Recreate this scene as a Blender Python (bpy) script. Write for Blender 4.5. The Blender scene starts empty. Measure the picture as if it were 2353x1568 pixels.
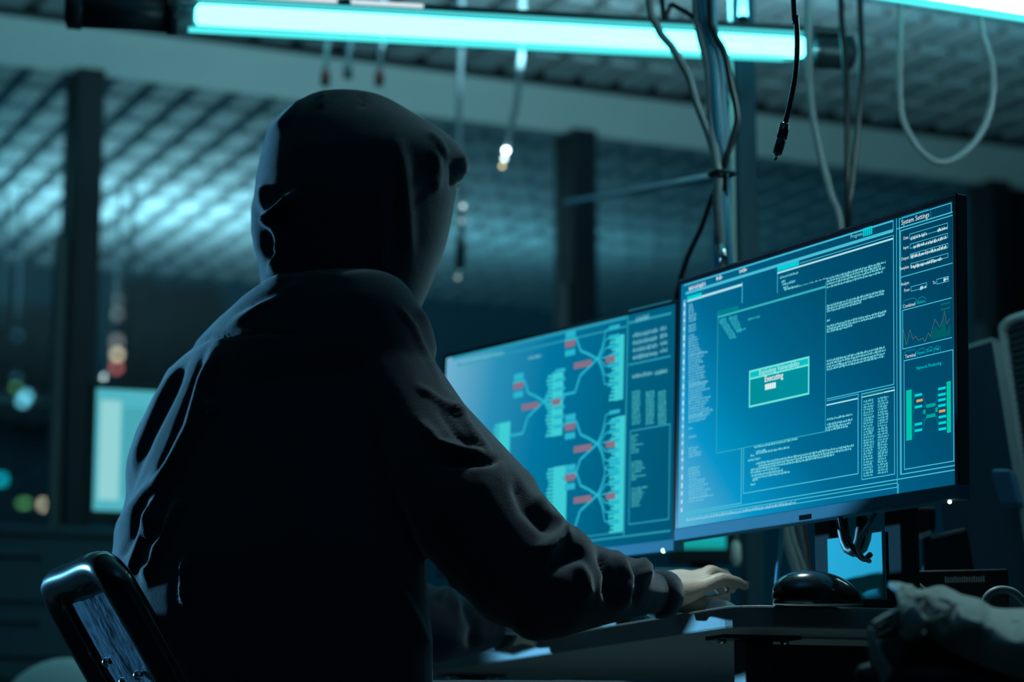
import bpy, bmesh, math, random
import numpy as np
from mathutils import Vector, Matrix

random.seed(7)
scn = bpy.context.scene
COL = scn.collection

# ------------------------------------------------------------------ camera, world, lights, exposure
F = 5556.0            # focal length in pixels of the 2353-wide frame (85 mm)
TAU = 0.1803          # upward tilt
CAM = Vector((0, 0, 0.52))
cd = bpy.data.cameras.new('camera')
cd.sensor_width = 36.0
cd.lens = F / 2353.0 * 36.0
cd.clip_end = 3000
cd.dof.use_dof = True
cd.dof.focus_distance = 3.02
cd.dof.aperture_fstop = 3.8
cam = bpy.data.objects.new('camera', cd)
cam.location = CAM
cam.rotation_euler = (math.pi / 2 + TAU, 0, 0)
COL.objects.link(cam)
scn.camera = cam

scn.view_settings.view_transform = 'Standard'
scn.view_settings.look = 'None'
scn.view_settings.gamma = 1.0
scn.view_settings.exposure = 0.0
scn.cycles.use_denoising = True
scn.cycles.max_bounces = 8
scn.cycles.transparent_max_bounces = 16
scn.cycles.sample_clamp_indirect = 4.0

wd = bpy.data.worlds.new('night_sky')
scn.world = wd
wd.use_nodes = True
wd.node_tree.nodes['Background'].inputs[0].default_value = (0.0004, 0.040, 0.068, 1)
wd.node_tree.nodes['Background'].inputs[1].default_value = 1.0


def P(px, py, d):
    """world point seen at pixel (px, py) at horizontal distance d in front of the camera"""
    x = (px - 1176.5) / F
    up = -(py - 784.0) / F
    y = math.cos(TAU) - up * math.sin(TAU)
    z = math.sin(TAU) + up * math.cos(TAU)
    return CAM + Vector((x, y, z)) * (d / y)


def PZ(px, py, z):
    """world point seen at pixel (px, py) at height z"""
    q = P(px, py, 1.0) - CAM
    return CAM + q * ((z - CAM.z) / q.z)


def light(name, typ, loc, target, color, power, **kw):
    l = bpy.data.lights.new(name, typ)
    l.color = color
    l.energy = power
    for k, v in kw.items():
        setattr(l, k, v)
    o = bpy.data.objects.new(name, l)
    o.location = loc
    d = Vector(target) - Vector(loc)
    o.rotation_euler = d.to_track_quat('-Z', 'Y').to_euler()
    COL.objects.link(o)
    return o


FB = 2.98                                 # underside of the fascia over the windows
CEIL = 3.09
W0 = PZ(0, 149, FB)
W1 = PZ(2353, 436, FB)
A = (W1 - W0).normalized()                # along the window wall, to the right and away
A.z = 0
B = Vector((-A.y, A.x, 0))                # towards the window wall


def R(s, t, z):
    """room point: s along the window wall, t metres in front of it, z height"""
    p = W0 + A * s - B * t
    return Vector((p.x, p.y, z))


# blue lamp on the left, beyond the seated person (out of frame)
light('blue_lamp', 'SPOT', (-2.6, 5.0, 1.00), (-0.33, 3.27, 0.98), (0.16, 0.60, 1.0), 850, spot_size=math.radians(31), spot_blend=0.25, shadow_soft_size=0.05)
# unseen white spots: overhead light on the hand, then two added fills
light('work_lamp', 'SPOT', (0.42, 3.30, 1.80), (0.22, 3.12, 0.8), (0.62, 0.96, 1.0), 52, spot_size=math.radians(56), spot_blend=0.7, shadow_soft_size=0.06)
light('work_lamp', 'SPOT', (0.60, 3.60, 2.15), (-0.07, 3.31, 1.41), (0.45, 0.92, 1.0), 60, spot_size=math.radians(15), spot_blend=0.8, shadow_soft_size=0.08)  # added to brighten the hood brim
light('work_lamp', 'SPOT', (0.72, 2.80, 1.75), (0.46, 2.26, 0.75), (0.58, 0.98, 1.0), 22, spot_size=math.radians(38), spot_blend=0.6, shadow_soft_size=0.08)  # added to brighten the draped jacket
# area light added under the desk to brighten its underside (out of frame)
l_ = light('floor_lamp', 'AREA', (0.2, 3.5, 0.12), (0.2, 3.5, 2), (0.42, 0.95, 1.0), 0.5, shape='RECTANGLE', size=0.5, size_y=1.2)
# unseen uplights added to brighten the ceiling; the last fills from behind the camera
for (us, ut, uz, up_, uc) in ((-0.3, 2.3, 2.45, 17, (0.22, 0.85, 1.0)), (1.25, 2.3, 2.50, 42, (0.38, 0.87, 1.0)), (2.9, 2.2, 2.62, 7, (0.20, 0.80, 1.0)), (-1.2, 7.4, 2.3, 16, (0.10, 0.52, 1.0))):
    q_ = R(us, ut, uz)
    l_ = light('uplight', 'AREA', q_, q_ + Vector((0, 0, 1)), uc, up_, shape='RECTANGLE', size=1.3, size_y=0.25)  # added unseen uplights and rear fill
    l_.rotation_euler = (math.pi, 0, math.atan2(A.y, A.x))

# ------------------------------------------------------------------ helpers
WM = {}


def wm(o):
    return WM.get(o.name, Matrix.Identity(4)) if o is not None else Matrix.Identity(4)


def lin(c):
    return tuple((v / 255 / 12.92) if v / 255 <= 0.04045 else ((v / 255 + 0.055) / 1.055) ** 2.4 for v in c)


def mat(name, color, rough=0.6, metal=0.0, spec=0.5, bump=0.0, scale=60.0, sheen=0.0, coat=0.0, vary=0.0, stretch=None):
    m = bpy.data.materials.new(name)
    m.use_nodes = True
    nt = m.node_tree
    b = nt.nodes['Principled BSDF']
    b.inputs['Base Color'].default_value = (*color, 1)
    b.inputs['Roughness'].default_value = rough
    b.inputs['Metallic'].default_value = metal
    b.inputs['Specular IOR Level'].default_value = spec
    if sheen:
        b.inputs['Sheen Weight'].default_value = sheen
        b.inputs['Sheen Roughness'].default_value = 0.4
    if coat:
        b.inputs['Coat Weight'].default_value = coat
    if bump or vary:
        tc = nt.nodes.new('ShaderNodeTexCoord')
        mp = nt.nodes.new('ShaderNodeMapping')
        nz = nt.nodes.new('ShaderNodeTexNoise')
        nz.inputs['Scale'].default_value = scale
        nz.inputs['Detail'].default_value = 4
        if stretch:
            mp.inputs['Scale'].default_value = stretch
        nt.links.new(tc.outputs['Object'], mp.inputs['Vector'])
        nt.links.new(mp.outputs['Vector'], nz.inputs['Vector'])
        if bump:
            bp = nt.nodes.new('ShaderNodeBump')
            bp.inputs['Strength'].default_value = bump
            bp.inputs['Distance'].default_value = 0.004
            nt.links.new(nz.outputs['Fac'], bp.inputs['Height'])
            nt.links.new(bp.outputs['Normal'], b.inputs['Normal'])
        if vary:
            cr = nt.nodes.new('ShaderNodeValToRGB')
            cr.color_ramp.elements[0].position = 0.3
            cr.color_ramp.elements[1].position = 0.7
            cr.color_ramp.elements[0].color = (*[c * (1 - vary) for c in color], 1)
            cr.color_ramp.elements[1].color = (*[min(1, c * (1 + vary)) for c in color], 1)
            nt.links.new(nz.outputs['Fac'], cr.inputs['Fac'])
            nt.links.new(cr.outputs['Color'], b.inputs['Base Color'])
    return m


def emit(name, color, strength=1.0):
    m = bpy.data.materials.new(name)
    m.use_nodes = True
    nt = m.node_tree
    nt.nodes.remove(nt.nodes['Principled BSDF'])
    e = nt.nodes.new('ShaderNodeEmission')
    e.inputs[0].default_value = (*color, 1)
    e.inputs[1].default_value = strength
    nt.links.new(e.outputs[0], nt.nodes['Material Output'].inputs[0])
    return m


class MB:
    """collects shapes in world coordinates and links them as one mesh object"""

    def __init__(self):
        self.bm = bmesh.new()

    def poly(self, pts, faces):
        vs = [self.bm.verts.new(p) for p in pts]
        for f in faces:
            try:
                self.bm.faces.new([vs[i] for i in f])
            except ValueError:
                pass
        return vs

    def quad(self, a, b, c, d):
        self.poly([a, b, c, d], [(0, 1, 2, 3)])

    def hexa(self, lo, hi):
        """two quads with matching corners"""
        self.poly(list(lo) + list(hi), [(3, 2, 1, 0), (4, 5, 6, 7), (0, 1, 5, 4), (1, 2, 6, 5), (2, 3, 7, 6), (3, 0, 4, 7)])

    def obox(self, o, x, y, z):
        """box from corner o with edge vectors x, y, z"""
        o, x, y, z = Vector(o), Vector(x), Vector(y), Vector(z)
        self.hexa([o, o + x, o + x + y, o + y], [o + z, o + x + z, o + x + y + z, o + y + z])

    def cbox(self, c, x, y, z):
        c, x, y, z = Vector(c), Vector(x), Vector(y), Vector(z)
        self.obox(c - (x + y + z) / 2, x, y, z)

    def ring_loft(self, rings, cap=True):
        n = len(rings[0])
        vs = [[self.bm.verts.new(p) for p in r] for r in rings]
        for i in range(len(rings) - 1):
            for k in range(n):
                k2 = (k + 1) % n
                self.bm.faces.new([vs[i][k], vs[i][k2], vs[i + 1][k2], vs[i + 1][k]])
        if cap:
            self.bm.faces.new(list(reversed(vs[0])))
            self.bm.faces.new(vs[-1])

    def tube(self, pts, r, n=10, cap=True):
        pts = [Vector(p) for p in pts]
        rs = r if isinstance(r, (list, tuple)) else [r] * len(pts)
        rings = []
        ref = None
        for i, p in enumerate(pts):
            d = (pts[min(i + 1, len(pts) - 1)] - pts[max(i - 1, 0)]).normalized()
            if ref is None:
                ref = d.orthogonal().normalized()
            u = (ref - d * ref.dot(d)).normalized()
            ref = u
            v = d.cross(u)
            rings.append([p + (u * math.cos(2 * math.pi * k / n) + v * math.sin(2 * math.pi * k / n)) * rs[i] for k in range(n)])
        self.ring_loft(rings, cap)

    def ball(self, c, rx, ry=None, rz=None, axes=None, n=20, m=12):
        ry = ry or rx
        rz = rz or rx
        X, Y, Z = axes or (Vector((1, 0, 0)), Vector((0, 1, 0)), Vector((0, 0, 1)))
        rings = []
        for i in range(1, m):
            th = math.pi * i / m
            rings.append([Vector(c) + X * (rx * math.sin(th) * math.cos(2 * math.pi * k / n)) + Y * (ry * math.sin(th) * math.sin(2 * math.pi * k / n)) - Z * (rz * math.cos(th)) for k in range(n)])
        nn = n
        vs = [[self.bm.verts.new(p) for p in r] for r in rings]
        for i in range(len(rings) - 1):
            for k in range(nn):
                k2 = (k + 1) % nn
                self.bm.faces.new([vs[i][k], vs[i][k2], vs[i + 1][k2], vs[i + 1][k]])
        b = self.bm.verts.new(Vector(c) - Z * rz)
        t = self.bm.verts.new(Vector(c) + Z * rz)
        for k in range(nn):
            k2 = (k + 1) % nn
            self.bm.faces.new([b, vs[0][k2], vs[0][k]])
            self.bm.faces.new([t, vs[-1][k], vs[-1][k2]])

    def chain(self, pts, rads, n=16):
        """limb: tapered tube with a ball at every joint (for a later remesh)"""
        for p, r in zip(pts, rads):
            self.ball(p, r, n=n, m=10)
        for i in range(len(pts) - 1):
            self.tube([pts[i], pts[i + 1]], [rads[i], rads[i + 1]], n=n)

    def build(self, name, material, parent=None, smooth=False, bevel=0.0, seg=2):
        bmesh.ops.recalc_face_normals(self.bm, faces=self.bm.faces[:])
        if bevel:
            es = [e for e in self.bm.edges if len(e.link_faces) == 2 and e.calc_face_angle(0) > 0.6]
            bmesh.ops.bevel(self.bm, geom=es, offset=bevel, segments=seg, affect='EDGES', profile=0.5, clamp_overlap=True)
        M = wm(parent)
        if parent is not None:
            self.bm.transform(M.inverted())
        me = bpy.data.meshes.new(name)
        self.bm.to_mesh(me)
        self.bm.free()
        return link(name, me, material, parent, smooth)


def link(name, me, material, parent=None, smooth=False):
    if material is not None:
        for m in (material if isinstance(material, (list, tuple)) else [material]):
            me.materials.append(m)
    if smooth:
        for p in me.polygons:
            p.use_smooth = True
    o = bpy.data.objects.new(name, me)
    COL.objects.link(o)
    if parent is not None:
        o.parent = parent
    WM[o.name] = wm(parent).copy()
    return o


def thing(name, label, cat, loc=(0, 0, 0), rotz=0.0, group=None):
    o = bpy.data.objects.new(name, None)
    o.empty_display_size = 0.05
    COL.objects.link(o)
    o.location = loc
    o.rotation_euler = (0, 0, rotz)
    WM[o.name] = Matrix.Translation(Vector(loc)) @ Matrix.Rotation(rotz, 4, 'Z')
    tag(o, label, cat, group)
    return o


def tag(o, label, cat, group=None):
    o['label'] = label
    o['category'] = cat
    if group:
        o['group'] = group
    return o


def struct(o):
    o['kind'] = 'structure'
    return o


def smooth_path(pts, n=8):
    """Catmull-Rom through the points"""
    pts = [Vector(p) for p in pts]
    out = []
    for i in range(len(pts) - 1):
        p0 = pts[max(i - 1, 0)]
        p1, p2 = pts[i], pts[i + 1]
        p3 = pts[min(i + 2, len(pts) - 1)]
        for k in range(n):
            t = k / n
            out.append(0.5 * ((2 * p1) + (p2 - p0) * t + (2 * p0 - 5 * p1 + 4 * p2 - p3) * t * t + (3 * p1 - p0 - 3 * p2 + p3) * t ** 3))
    out.append(pts[-1])
    return out


def apply_mods(o):
    """replace the mesh by its modified version"""
    dg = bpy.context.evaluated_depsgraph_get()
    me = bpy.data.meshes.new_from_object(o.evaluated_get(dg))
    old = o.data
    mats = list(old.materials)
    o.modifiers.clear()
    o.data = me
    bpy.data.meshes.remove(old)
    if not me.materials:
        for m in mats:
            me.materials.append(m)
    return o


def remesh(o, voxel, iters=6, factor=0.5):
    md = o.modifiers.new('r', 'REMESH')
    md.mode = 'VOXEL'
    md.voxel_size = voxel
    md.use_smooth_shade = True
    if iters:
        sm = o.modifiers.new('s', 'SMOOTH')
        sm.iterations = iters
        sm.factor = factor
    return apply_mods(o)


# ------------------------------------------------------------------ materials
M_tile = mat('ceiling_metal', (0.50, 0.52, 0.54), 0.55, vary=0.06, scale=8)
M_void = mat('ceiling_dark_void', (0.035, 0.045, 0.05), 0.9)
M_trimw = mat('painted_strip', (0.86, 0.88, 0.88), 0.7, vary=0.04, scale=3)
M_mull = mat('dark_window_metal', (0.012, 0.02, 0.03), 0.5)
M_sash = mat('grey_window_metal', (0.22, 0.25, 0.26), 0.55)
M_wall = mat('dark_wall_paint', (0.06, 0.07, 0.075), 0.9, vary=0.1, scale=2)
M_floor = mat('dark_carpet', (0.12, 0.125, 0.13), 0.95, bump=0.4, scale=200)
M_black = mat('black_plastic', (0.008, 0.009, 0.011), 0.45)
M_gloss = mat('glossy_black', (0.006, 0.007, 0.01), 0.18, coat=0.6)
M_dark = mat('dark_metal', (0.03, 0.04, 0.05), 0.4, metal=0.3)
M_blackcable = mat('black_cable', (0.008, 0.010, 0.014), 0.35)
M_greycable = mat('grey_cable', (0.20, 0.24, 0.26), 0.4)
M_palecable = mat('pale_cable', (0.50, 0.52, 0.50), 0.45)
M_bluecable = mat('blue_cable', (0.05, 0.24, 0.36), 0.4)
M_steel = mat('steel', (0.6, 0.62, 0.64), 0.2, metal=1.0)
M_silver = mat('grey_plastic', (0.14, 0.15, 0.16), 0.4)
M_chin = mat('dark_grey_plastic', (0.03, 0.17, 0.25), 0.6, spec=0.12)  # blue lamplight put into the base colour
M_upright = mat('matt_stand_metal', (0.02, 0.03, 0.035), 0.8, spec=0.1)
M_shell = mat('satin_black_plastic', (0.07, 0.075, 0.08), 0.3)
M_desk = mat('desk_laminate', (0.20, 0.205, 0.21), 0.55, bump=0.25, scale=900, vary=0.35)
M_hood = mat('navy_cotton_jersey', (0.020, 0.026, 0.036), 0.95, spec=0.15, bump=0.35, scale=700, sheen=0.35)
M_jean = mat('dark_denim', (0.012, 0.016, 0.026), 0.9, bump=0.3, scale=500)
M_skin = mat('skin', (0.52, 0.33, 0.24), 0.5, bump=0.15, scale=300)
M_hair = mat('dark_hair', (0.012, 0.009, 0.007), 0.6, bump=0.6, scale=250, stretch=(1, 1, 6))
M_white = mat('white_plastic', (0.72, 0.74, 0.74), 0.35)
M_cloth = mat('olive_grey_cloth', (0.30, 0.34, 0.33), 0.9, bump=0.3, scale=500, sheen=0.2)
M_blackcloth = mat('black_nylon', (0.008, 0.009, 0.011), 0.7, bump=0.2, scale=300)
M_card = mat('bright_blue_card', (0.02, 0.62, 0.66), 0.8)
M_mesh = mat('woven_blue_mesh', (0.03, 0.06, 0.09), 0.6)
M_edge = mat('grey_edge_metal', (0.30, 0.36, 0.38), 0.4)
M_bluebox = mat('blue_plastic', (0.05, 0.16, 0.30), 0.5)
M_red = mat('red_plastic', (0.30, 0.06, 0.05), 0.5)
M_pale_chair = mat('pale_fabric', (0.72, 0.76, 0.77), 0.9, bump=0.3, scale=300)


def glass_material():
    m = bpy.data.materials.new('coated_window_glass')
    m.use_nodes = True
    nt = m.node_tree
    nt.nodes.remove(nt.nodes['Principled BSDF'])
    t = nt.nodes.new('ShaderNodeBsdfTransparent')
    t.inputs[0].default_value = (0.62, 0.74, 0.78, 1)
    g = nt.nodes.new('ShaderNodeBsdfGlossy')
    g.inputs['Roughness'].default_value = 0.01
    g.inputs['Color'].default_value = (0.95, 1.0, 1.0, 1)
    mx = nt.nodes.new('ShaderNodeMixShader')
    mx.inputs[0].default_value = 0.34
    nt.links.new(t.outputs[0], mx.inputs[1])
    nt.links.new(g.outputs[0], mx.inputs[2])
    nt.links.new(mx.outputs[0], nt.nodes['Material Output'].inputs[0])
    return m


def sleeve_material():
    m = bpy.data.materials.new('clear_acrylic_sleeve')
    m.use_nodes = True
    nt = m.node_tree
    nt.nodes.remove(nt.nodes['Principled BSDF'])
    t = nt.nodes.new('ShaderNodeBsdfTransparent')
    t.inputs[0].default_value = (0.80, 0.97, 0.98, 1)
    g = nt.nodes.new('ShaderNodeBsdfGlossy')
    g.inputs['Roughness'].default_value = 0.08
    mx = nt.nodes.new('ShaderNodeMixShader')
    mx.inputs[0].default_value = 0.10
    nt.links.new(t.outputs[0], mx.inputs[1])
    nt.links.new(g.outputs[0], mx.inputs[2])
    nt.links.new(mx.outputs[0], nt.nodes['Material Output'].inputs[0])
    return m


M_glass = glass_material()
M_sleeve = sleeve_material()

# ------------------------------------------------------------------ the room
mb = MB()
mb.obox(R(-6, 9.5, -0.06), A * 13, B * 9.7, (0, 0, 0.06))
struct(mb.build('floor', M_floor))
# open ceiling: metal tiles with gaps, dark void above
mb = MB()
ps, pt, gs, gt, th = 0.158, 0.30, 0.056, 0.05, 0.035
t = 0.02 + pt
row = 0
while t < 9.3:
    s = -5.95 + (0.5 * ps if row % 2 and False else 0)
    while s < 6.9:
        mb.obox(R(s, t, CEIL), A * (ps - gs), -B * (pt - gt), (0, 0, th))
        s += ps
    t += pt
    row += 1
struct(mb.build('ceiling', M_tile))
mb = MB()
for k in range(32):                       # carrier rails that hold the tiles
    mb.obox(R(-6, 0.02 + k * 0.3 + 0.10, CEIL + 0.035), A * 13, -B * 0.03, (0, 0, 0.04))
struct(mb.build('ceiling_rail', M_dark))
mb = MB()
mb.obox(R(-6, 9.5, CEIL + 0.32), A * 13, B * 9.7, (0, 0, 0.1))
struct(mb.build('ceiling_slab', M_void))
mb = MB()
mb.obox(R(-6, 0.0, FB), A * 13, B * 0.3, (0, 0, 0.42))
struct(mb.build('trim_1', M_trimw))
mb = MB()                                 # unseen beam added to cut off the lit ceiling in the window reflection
mb.obox(R(-6, 4.0, 2.42), A * 13, B * 0.25, (0, 0, 1.0))
struct(mb.build('ceiling_beam', M_wall))

# window wall: mullions and panes
s190 = (PZ(196, 172, FB) - W0).dot(A)
pitch = 1.925
for k in range(-2, 3):
    root = bpy.data.objects.new('window_%d' % (k + 3), None)
    COL.objects.link(root)
    root.location = R(s190 + k * pitch, 0, 0)
    WM[root.name] = Matrix.Translation(root.location)
    struct(root)
    s0 = s190 + k * pitch
    m = MB()
    m.obox(R(s0 - 0.05, 0.10, 0), A * 0.10, B * 0.16, (0, 0, FB))
    m.build('mullion', M_mull, root, bevel=0.006)
    m = MB()
    m.obox(R(s0 - 0.082, 0.05, 0), A * 0.034, B * 0.08, (0, 0, 2.38))
    m.build('sash_rail', M_sash, root, bevel=0.004)
    if k < 2:
        m = MB()
        m.obox(R(s0 + 0.05, 0.012, 0.05), A * (pitch - 0.1), B * 0.012, (0, 0, FB - 0.05))
        m.build('pane', M_glass, root)
        m = MB()
        m.obox(R(s0 + 0.05, 0.06, 0.0), A * (pitch - 0.155), B * 0.1, (0, 0, 0.12))
        m.build('sill', M_mull, root)
mb = MB()
mb.obox(R(s190 + 2 * pitch + 0.05, 0.0, 0), A * 1.8, B * 0.2, (0, 0, FB))
struct(mb.build('wall_back', M_mull))
mb = MB()
mb.obox(R(-6, 0.0, 0), A * (6 + s190 - 2 * pitch - 0.05), B * 0.2, (0, 0, FB))
struct(mb.build('wall_back', M_wall))
mb = MB()
mb.obox(R(-6, 9.5, 0), A * 13, -B * 0.1, (0, 0, CEIL + 0.3))
struct(mb.build('wall_front', M_wall))
mb = MB()
mb.obox(R(-6, 9.5, 0), -A * 0.1, B * 9.7, (0, 0, CEIL + 0.3))
struct(mb.build('wall_left', M_wall))
mb = MB()
mb.obox(R(7, 9.5, 0), A * 0.1, B * 9.7, (0, 0, CEIL + 0.3))
struct(mb.build('wall_right', M_wall))

# ------------------------------------------------------------------ city outside the windows
M_tower = mat('night_facade', (0.02, 0.035, 0.045), 0.8)


def win_mat(name, rgb, k):
    return emit(name, lin(rgb), k)


WC = {'warm': win_mat('warm_window', (255, 214, 170), 10), 'white': win_mat('white_window', (225, 235, 235), 6),
      'red': win_mat('red_beacon', (255, 120, 110), 7), 'green': win_mat('green_window', (120, 190, 110), 5),
      'teal': win_mat('teal_window', (0, 190, 200), 6), 'dim': win_mat('dim_window', (190, 170, 165), 3.5),
      'blue': win_mat('pale_blue_window', (130, 215, 230), 8), 'faint': win_mat('faint_window', (60, 130, 150), 3)}


def tower(label, x0, x1, ytop, dist, lights):
    b0, b1 = P(x0, 1800, dist), P(x1, 1800, dist)
    top = P(x0, ytop, dist).z
    root = thing('tower_block', label, 'building', ((b0.x + b1.x) / 2, dist, -60.0), 0, 'towers outside the windows')
    m = MB()
    m.obox((b0.x, dist, -60), (b1.x - b0.x, 0, 0), (0, 30, 0), (0, 0, top + 60))
    m.build('facade', M_tower, root)
    for (x, y, kind, sz) in lights:
        c = P(x, y, dist - 0.3)
        m = MB()
        h = sz * dist / F / 2
        m.obox((c.x - h, c.y, c.z - h), (2 * h, 0, 0), (0, 0.25, 0), (0, 0, 2 * h))
        m.build('lit_window', WC[kind], root)


tower('dark tower with green and orange lit windows, at the far left', -60, 128, 700, 520,
      [(40, 770, 'faint', 11), (38, 868, 'faint', 11), (36, 890, 'green', 10), (60, 910, 'blue', 15), (52, 922, 'blue', 15),
       (50, 1157, 'green', 10), (60, 1157, 'green', 10), (102, 1160, 'warm', 14), (107, 1161, 'dim', 10), (47, 1231, 'green', 10), (56, 1231, 'green', 13), (97, 1232, 'teal', 11), (2, 1102, 'teal', 18)])
tower('dark tower with a stack of warm and red lights between the window posts', 232, 318, 640, 560,
      [(272, 690, 'dim', 8), (270, 722, 'dim', 12), (268, 785, 'dim', 18), (269, 815, 'warm', 14), (267, 845, 'red', 13)])
tower('dark tower with faint reddish lights beside the hooded shoulder', 330, 470, 660, 600,
      [(362, 725, 'dim', 8), (366, 752, 'dim', 11), (362, 815, 'red', 7), (350, 840, 'red', 6)])

# ------------------------------------------------------------------ tube lamps
def tube_emitter(name, rgb, k):
    return emit(name, rgb, k)


M_tube = tube_emitter('lit_cyan_tube', (0.14, 1.0, 1.0), 6.5)
M_tube2 = tube_emitter('lit_white_tube', (0.60, 0.97, 1.0), 22)
M_low = tube_emitter('lit_lower_tube', (0.12, 1.0, 1.0), 1.1)  # stands for the tube's reflection in its sleeve
M_slot = tube_emitter('lit_upper_tube', (0.78, 0.92, 1.0), 1.0)


def tube_lamp(label, pl, pr, r, lit, mat_tube, slots, rods):
    pl, pr = Vector(pl), Vector(pr)
    D = pr - pl
    L = D.length
    d = D / L
    up = Vector((0, 0, 1))
    up = (up - d * up.dot(d)).normalized()
    side = d.cross(up)                      # horizontal, across the lamp
    ang = math.atan2(d.y, d.x)
    root = thing('tube_lamp', label, 'lamp', (pl + pr) / 2, ang, 'hanging tube lamps')
    at = lambda f: pl + D * f
    f0, f1 = lit
    m = MB()
    m.tube([at(0), at(0.004), at(0.02), at(0.022)], [r * 0.6, r * 0.98, r * 1.04, r * 0.9], 20)
    m.build('end_cap', M_dark, root, True)
    m = MB()
    m.ball(at(0.006) - up * r * 0.95, 0.004)
    m.build('screw', M_steel, root, True)
    m = MB()
    m.tube([at(0.018), at(f0 - 0.03)], r * 0.92, 20)
    m.build('ballast_sleeve', M_dark, root, True)
    m = MB()
    m.tube([at(f0 - 0.034), at(f0 - 0.022)], r * 1.08, 20)
    m.build('collar', M_dark, root, True)
    m = MB()
    m.tube([at(1), at(0.996), at(f1 + 0.012), at(f1 + 0.010)], [r * 0.6, r * 0.95, r * 0.95, r * 0.9], 20)
    m.build('end_cap', M_dark, root, True)
    m = MB()
    m.tube([at(f0 - 0.022), at(f1 + 0.012)], r, 24, cap=False)
    m.build('clear_sleeve', M_sleeve, root, True)
    m = MB()
    rr = r * 0.56
    oo = up * r * 0.14
    m.tube([at(f0) + oo, at(f0 + 0.004) + oo, at(f1 - 0.004) + oo, at(f1) + oo], [rr * 0.6, rr, rr, rr * 0.6], 20)
    m.build('glowing_tube', mat_tube, root, True)
    m = MB()
    m.tube([at(f0 - 0.008) - up * r * 0.72, at(f0 + (f1 - f0) * 0.66) - up * r * 0.66, at(f1 - 0.03) - up * r * 0.55], r * 0.15, 10)
    m.build('lower_tube', M_low, root, True)  # sleeve reflection imitated by a faintly glowing strip
    m = MB()                                # pressed metal channel above the tube
    hw = r * 0.9
    zb, zt = r * 0.80, r * 1.16
    for (u0, u1) in ((0.02, 0.985),):
        a, b = at(u0), at(u1)
        m.obox(a + up * zb - side * hw, b - a, side * 2 * hw, up * (zt - zb))
    m.build('housing', M_dark, root, bevel=0.004)
    for (u0, u1) in slots:                  # lit slots along its edge
        a, b = at(u0), at(u1)
        for sg in (-1,):
            m = MB()
            m.obox(a + up * (zb + 0.003) + side * hw * 1.0, b - a, side * 0.003, up * (zt - zb - 0.006))
            m.build('light_slot', M_slot, root)
    for u in rods:
        a = at(u) + up * zt
        m = MB()
        m.tube([a, Vector((a.x, a.y, CEIL + 0.02))], 0.009, 8)
        m.build('hanging_rod', M_dark, root, True)
    # light that leaves the open top of the fixture
    c = at(0.55) + up * (zt + 0.02)
    l = light('uplight', 'AREA', c, c + Vector((0, 0, 1)), (0.16, 0.88, 1.0), 16, shape='RECTANGLE', size=L * 0.8, size_y=0.05)
    l.rotation_euler = (math.pi, 0, ang)
    return root


LA = P(148, 22, 4.10)
LB = P(1962, 128, 4.36)
LB.z = LA.z
tube_lamp('cyan glowing tube lamp hanging above the hooded person, dark caps at both ends', LA, LB, 0.034, (0.158, 0.935), M_tube,
          [(0.10, 0.126), (0.14, 0.212), (0.23, 0.33), (0.347, 0.437)], (0.1, 0.853))
c2 = P(2150, -24, 3.55)
L2a, L2b = c2 - A * 0.30, c2 + A * 0.95
tube_lamp('brighter whitish tube lamp at the top right corner', L2a, L2b, 0.036, (0.06, 0.95), M_tube2, [(0.1, 0.9)], (0.1, 0.9))

# ------------------------------------------------------------------ desk
ZD = 0.735
C0 = PZ(1690, 1389, ZD)                     # near left corner of the desk top
TH = 0.028
DB = (PZ(1055, 1496, ZD) - C0).normalized()     # along the long front edge
DA = Vector((DB.y, -DB.x, 0))
root_desk = thing('desk', 'dark grey desk with black steel legs carrying the two lit monitors', 'desk', C0 + DA * 0.4 + DB * 1.0 - Vector((0, 0, ZD)), math.atan2(DA.y, DA.x))
m = MB()
rc = 0.05
out = []
for (cx, cy, a0) in ((rc, rc, math.pi), (0.80 - rc, rc, 1.5 * math.pi), (0.80 - rc, 1.55 - rc, 0), (rc, 1.55 - rc, 0.5 * math.pi)):
    for k in range(7):
        a = a0 + k / 6 * math.pi / 2
        out.append((cx + rc * math.cos(a), cy + rc * math.sin(a)))
lo = [C0 + DA * x + DB * y - Vector((0, 0, TH)) for x, y in out]
hi = [C0 + DA * x + DB * y for x, y in out]
m.ring_loft([lo, hi])
m.build('desktop', M_desk, root_desk, bevel=0.003)
for (x, y) in ((0.10, 0.17), (0.70, 0.17), (0.10, 1.38), (0.70, 1.38)):
    c = C0 + DA * x + DB * y
    m = MB()
    m.obox((c.x, c.y, 0.0) - DA * 0.02 - DB * 0.02 if False else Vector((c.x, c.y, 0.0)) - DA * 0.02 - DB * 0.02, DA * 0.04, DB * 0.04, (0, 0, ZD - TH - 0.004))
    leg = m.build('leg', M_black, root_desk, bevel=0.003)
    m = MB()
    m.obox(Vector((c.x, c.y, ZD - TH - 0.005)) - DA * 0.055 - DB * 0.03, DA * 0.11, DB * 0.06, (0, 0, 0.005))
    m.build('mounting_plate', M_black, leg)
    for sx in (-0.045, 0.045):
        m = MB()
        m.tube([Vector((c.x, c.y, ZD - TH - 0.010)) + DA * sx, Vector((c.x, c.y, ZD - TH - 0.004)) + DA * sx], 0.006, 10)
        m.build('bolt', M_steel, leg, True)
m = MB()
m.obox(C0 + DA * 0.10 + DB * 0.17 - Vector((0, 0, TH + 0.06)), DA * 0.65, DB * 0.03, (0, 0, 0.05))
m.build('crossbar', M_black, root_desk)


# ------------------------------------------------------------------ monitors with their pictures
EM = {}


def E(rgb, k=1.0):
    key = (rgb, k)
    if key not in EM:
        EM[key] = emit('screen_colour_%d' % len(EM), lin(rgb), k)
    return EM[key]


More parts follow.
